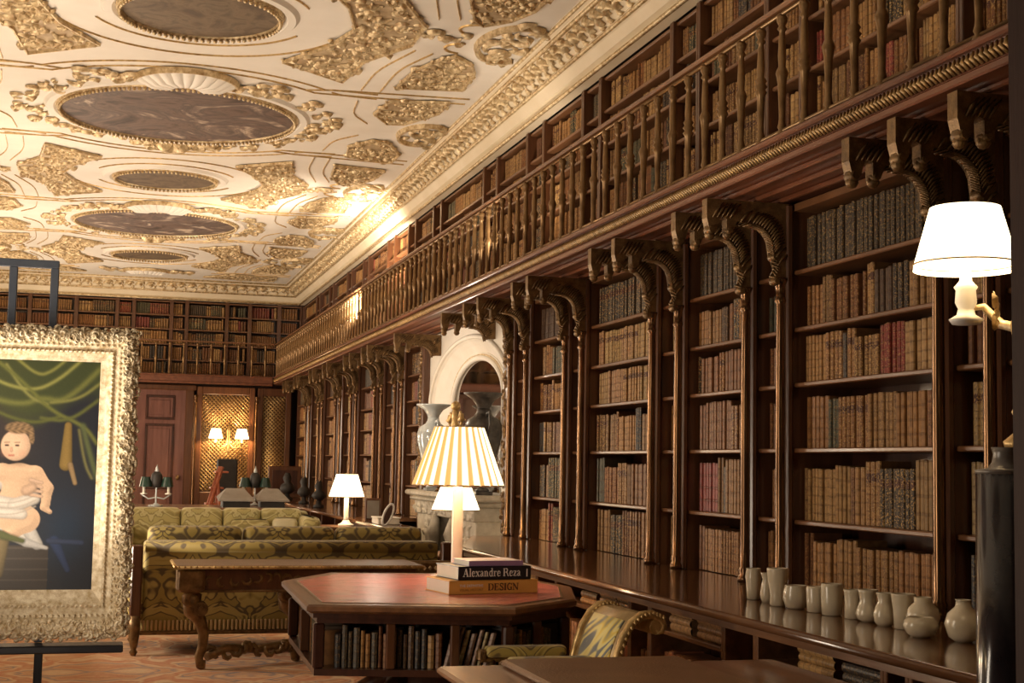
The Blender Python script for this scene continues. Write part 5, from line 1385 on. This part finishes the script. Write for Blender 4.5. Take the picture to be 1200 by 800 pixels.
# ------------------------------------------------------------------ things in the far half of the room
tbl = thing('long_table', 'long dark table behind the pale sofa carrying display cases and green lamps', 'table', (1.4, 20, 0))
MB().bev(.3, 2.5, 19.2, 20.6, .93, .97, .01).build('tabletop', MAHOGL, tbl)
MB().bev(.36, 2.44, 19.26, 20.54, .82, .93, .01).build('apron', MAHOG, tbl)
for x in (.42, 2.38):
    for yy in (19.3, 20.5): MB().lathe([(.02,0),(.04,.1),(.03,.3),(.045,.7),(.05,.82)], (x, yy, .012), 10).build('leg', MAHOG, tbl)
def case(x0, x1, y, lab):
    t = thing('display_case', lab, 'case', ((x0+x1)/2, y, .97))
    m = MB(); m.loft([[(x0+.06,y-.2,.97),(x1-.06,y-.2,.97),(x1-.06,y+.2,.97),(x0+.06,y+.2,.97)],[(x0+.06,y-.2,1.05),(x1-.06,y-.2,1.05),(x1-.06,y+.2,1.08),(x0+.06,y+.2,1.08)]]); m.build('body', BLACKM, t)
    cx = (x0+x1)/2
    m = MB(); m.loft([[(x0,y-.24,1.05),(x1,y-.24,1.05),(x1,y+.24,1.10),(x0,y+.24,1.10)],[(x0+.0,y-.24,1.07),(x1,y-.24,1.07),(x1-.12,y+.1,1.22),(x0+.12,y+.1,1.22)]]); m.build('sloping_lid', GREYBOX, t)
case(1.47, 1.95, 19.7, 'grey sloping-lidded display case on the long table, left one'); case(1.98, 2.42, 19.75, 'grey sloping-lidded display case on the long table, under the green lamp')
def bouill(x, y, z, lab):
    t = thing('candle_lamp', lab, 'lamp', (x, y, z), 'green-shaded twin candle lamps')
    MB().lathe([(.09,0),(.10,.015),(.04,.03),(.012,.05),(.010,.45),(.03,.47),(0,.56)], (x, y, z), 12).build('stem', PALEGL, t)
    m = MB(); m.tube([(x-.19,y,z+.16),(x-.1,y,z+.10),(x,y,z+.12),(x+.1,y,z+.10),(x+.19,y,z+.16)], .011, 6); m.build('branch', PALEGL, t)
    for s_ in (-1, 1):
        MB().lathe([(.045,0),(.05,.012),(.018,.02),(.018,.1)], (x+s_*.16, y, z+.16), 10).build('candle', WHITE, t)
        MB().lathe([(.085,0),(.055,.13)], (x+s_*.14, y, z+.26), 14, caps=False).build('lamp_shade', GREENS, t)
    m = MB(); m.lathe([(.06,.25),(.075,.33),(.07,.42),(.04,.46)], (x, y+.02, z), 12); m.build('centre_shade', BLACKM, t)
bouill(.66, 19.6, .97, 'green-shaded twin candle lamp standing before the end wall door')
bouill(2.03, 20.3, .97, 'green-shaded twin candle lamp above the display cases')
# folding library steps
st_ = thing('library_steps', 'red wooden folding library steps standing beyond the display cases', 'steps', (1.5, 22, 0))
for dy in (-.22, .22):
    m = MB(); m.tube([(1.28,22+dy,.05),(1.68,22+dy,1.5)], .03, 6); m.tube([(1.75,22+dy,.05),(1.62,22+dy,1.3)], .025, 6); m.build('side_rail', REDW, st_)
for k in range(6):
    z = .22+.24*k; x = 1.28+.4*z/1.5
    MB().bev(x-.07, x+.12, 21.78, 22.22, z-.015, z+.012, .004).build('tread', REDW, st_)
# dark chair and globe-like objects beyond
hb = thing('high_backed_chair', 'dark high-backed chair standing before the lattice cupboard', 'chair', (1.9, 24, 0))
MB().bev(1.78, 2.12, 24.2, 24.26, .5, 1.62, .03).build('backrest', BLACKM, hb); MB().bev(1.75, 2.15, 23.8, 24.26, .42, .5, .02).build('seat', BLACKM, hb)
for x in (1.79, 2.11):
    for yy in (23.84, 24.22): MB().bev(x-.02, x+.02, yy-.02, yy+.02, .012, .42, .004).build('leg', DARKW, hb)
# free-standing low cabinet and things on it, by the far counter
lc = thing('low_cabinet', 'dark low cabinet beside the lamp with small framed things on top', 'cabinet', (3.2, 17, 0))
MB().bev(3.04, 3.42, 15.7, 18.5, .84, .88, .008).build('top', WALNUT, lc)
MB().bev(3.08, 3.40, 15.75, 18.45, .012, .84, .01).build('body', DARKW, lc)
for yy in (15.8, 16.45, 17.1, 17.75):
    dd = MB().bev(3.065, 3.085, yy, yy+.6, .1, .78, .01).build('door', MAHOG, lc)
    MB().lathe([(0,-.015),(.015,0),(0,.015)], (3.05, yy+.08, .5), 8).build('knob', BRASS, dd)
fo = thing('oval_frame', 'small white oval picture frame tilted on the low cabinet', 'picture frame', (3.16, 16.2, .88))
m = MB(); ring = []
for i in range(25):
    a = 2*PI*i/24; ring.append((3.14+.05*math.cos(a)+.04*math.sin(a), 16.2, 1.01+.12*math.sin(a)))
m.tube(ring, .014, 6); m.build('frame', WHITEP, fo)
m = MB(); m.loft([[(x, 16.2+dy, z) for x, y, z in ring[:-1]] for dy in (-.004, .004)]); m.build('picture', DARKW, fo)
bx_ = thing('stationery_box', 'pale paper box on the low cabinet next to the oval frame', 'box', (3.2, 16.7, .88))
MB().bev(3.08, 3.34, 16.5, 16.9, .881, .95, .01).build('body', WHITE, bx_); MB().bev(3.07, 3.35, 16.49, 16.91, .95, .965, .004).build('lid', WHITE, bx_)
bkx = thing('photo_frame', 'small dark standing photograph frame right of the white-shaded lamp', 'picture frame', (3.2, 17.6, .88))
m = MB(); m.bev(3.12, 3.32, 17.6, 17.63, .881, 1.16, .01); m.build('frame', MAHOG, bkx); MB().bev(3.145, 3.295, 17.592, 17.60, .91, 1.13, .004).build('picture', GREYBOX, bkx)
for k, (x, y, h, r_, lab, mt) in enumerate(((3.25,22.5,.42,.12,'dark bronze bust on the far counter, nearest the lamp',BLACKM),(3.28,24.5,.46,.12,'dark bronze bust on the far counter, middle one',BLACKM),(3.3,27.0,.5,.15,'dark bronze bust on the far counter, farthest one',BLACKM))):
    t = thing('bust', lab, 'bust', (x, y, ZC), 'bronzes on the far counter')
    MB().lathe([(r_*.7,0),(r_*.75,.03),(r_*.35,.06),(r_*.3,.12)], (x, y, ZC), 12).build('socle', mt, t)
    MB().tube([(x,y,ZC+.12),(x,y,ZC+.18),(x,y,ZC+h*.55),(x,y,ZC+h*.65),(x-.01,y,ZC+h*.8),(x,y,ZC+h)], [r_*.5,r_,r_*.8,r_*.38,r_*.55,r_*.3], 12).build('head', mt, t)
bb = thing('picture_frame', 'dark square framed picture leaning on the far counter near the end wall', 'picture frame', (3.2, 28.5, ZC))
MB().bev(3.1, 3.75, 28.5, 28.54, ZC+.001, ZC+.62, .02).build('frame', MAHOG, bb); MB().bev(3.18, 3.67, 28.49, 28.5, ZC+.08, ZC+.54, .01).build('picture', DARKW, bb)
bd = thing('fire_stool', 'dark padded stool in front of the fireplace jamb', 'stool', (3.35, 14.8, 0))
rounded_slab(3.05, 3.55, 14.5, 15.2, .42, .6, .08).build('seat', simple('dark_velvet', (.05,.03,.025), (.09,.05,.04), 6, .8), bd)
for x in (3.1, 3.5):
    for yy in (14.55, 15.15): MB().lathe([(.015,0),(.03,.1),(.025,.42)], (x, yy, .0), 8).build('leg', GOLDD, bd)

# ---- mass of books
o = STUFF_LOW.build('shelved_books', BOOK); tag(o, 'rows of brown leather books filling the farther lower bookcases on the right', 'books', kind='stuff')
o = STUFF_UP.build('gallery_books', BOOK); tag(o, 'rows of leather books behind the long gallery balusters', 'books', kind='stuff')
o = STUFF_END.build('end_wall_books', BOOK); tag(o, 'rows of leather books on the end wall above the short balcony', 'books', kind='stuff')

# ------------------------------------------------------------------ lights
def light(kind, name, loc, power, col=(1,.72,.42), size=.1, rot=None, sizey=None, target=None, spot=None, blend=.6):
    l = bpy.data.lights.new(name, kind); l.energy = power; l.color = col
    if kind == 'AREA':
        l.shape = 'RECTANGLE'; l.size = size; l.size_y = sizey or size
    else: l.shadow_soft_size = size
    if kind == 'SPOT': l.spot_size = math.radians(spot); l.spot_blend = blend
    o = bpy.data.objects.new(name, l); COL.objects.link(o); o.location = loc
    if target is not None:
        d = Vector(target) - Vector(loc); o.rotation_euler = d.to_track_quat('-Z', 'Y').to_euler()
    return o
WARM = (1,.69,.37); WARM2 = (1,.83,.64)
# lamps
light('POINT', 'lamp_bulb', (2.20, 9.0, 1.62), 16, WARM, .04)
light('POINT', 'lamp_bulb', (3.28, 13.5, 1.26), 9, WARM, .04)
light('POINT', 'lamp_bulb', (2.95, 18.0, 1.28), 12, WARM, .04)
light('POINT', 'lamp_bulb', (LX, LY, 2.36), 2.5, WARM, .03)
for s_ in (-1, 1): light('POINT', 'lamp_bulb', (2.56+s_*.28, EW-.3, 2.15), 26, WARM, .03)
# ceiling wash: unseen area lights added on the left; spots are gallery uplighters
for yy, p in ((6, 78), (12, 122), (18, 142), (24, 155), (29, 115)):
    light('AREA', 'ceiling_wash', (-2.3, yy, 2.3), p, WARM2, .5, sizey=5, target=(1.0, yy, 5.5))
light('SPOT', 'ceiling_wash', (3.62, 20.6, 3.8), 340, WARM2, .06, target=(3.2, 21.6, 5.5), spot=150, blend=.9)
light('SPOT', 'ceiling_wash', (3.72, 13.0, 3.6), 30, WARM2, .08, target=(3.3, 13.8, 5.5), spot=130, blend=.8)
# wall lights on the unseen left side
for yy, p in ((8.0, 14), (13, 42), (18, 50), (24, 50), (29, 46)):
    light('POINT', 'wall_light', (-2.5, yy, 2.2), p, WARM, .12)
# light standing on the floor by the easel
light('SPOT', 'picture_light', (-2.0, 6.75, .35), 210, (1,.86,.68), .10, target=(.0, 7.4, 2.35), spot=50, blend=.5)
light('POINT', 'alcove_fill', (3.1, 16.6, 2.6), 11, WARM2, .1)  # fill light added in mid-air to whiten the alcove arch
wd = bpy.data.worlds.new('World'); scene.world = wd; wd.use_nodes = True
wd.node_tree.nodes['Background'].inputs[0].default_value = (1,.75,.5,1); wd.node_tree.nodes['Background'].inputs[1].default_value = .02

# ------------------------------------------------------------------ camera
cam = bpy.data.cameras.new('Camera'); co = bpy.data.objects.new('Camera', cam); COL.objects.link(co); scene.camera = co
cam.sensor_width = 36; cam.lens = 50.0; cam.clip_start = .05
yw, pt_, rl = [math.radians(a) for a in (15.79, 4.97, 1.04)]
fw = Vector((math.sin(yw)*math.cos(pt_), math.cos(yw)*math.cos(pt_), math.sin(pt_)))
rt = Vector((math.cos(yw), -math.sin(yw), 0)); up = rt.cross(fw)
r2 = rt*math.cos(rl)+up*math.sin(rl); u2 = -rt*math.sin(rl)+up*math.cos(rl)
M = Matrix(((r2.x, u2.x, -fw.x), (r2.y, u2.y, -fw.y), (r2.z, u2.z, -fw.z))).to_4x4(); M.translation = (0, 0, EYE)
co.matrix_world = M
scene.view_settings.view_transform = 'Standard'; scene.view_settings.look = 'None'
scene.view_settings.gamma = 1; scene.view_settings.use_curve_mapping = False
scene.view_settings.exposure = 0.85
scene.cycles.max_bounces = 6; scene.cycles.diffuse_bounces = 3; scene.cycles.glossy_bounces = 3
scene.cycles.sample_clamp_indirect = 4
print('BOOKS', nbooks)
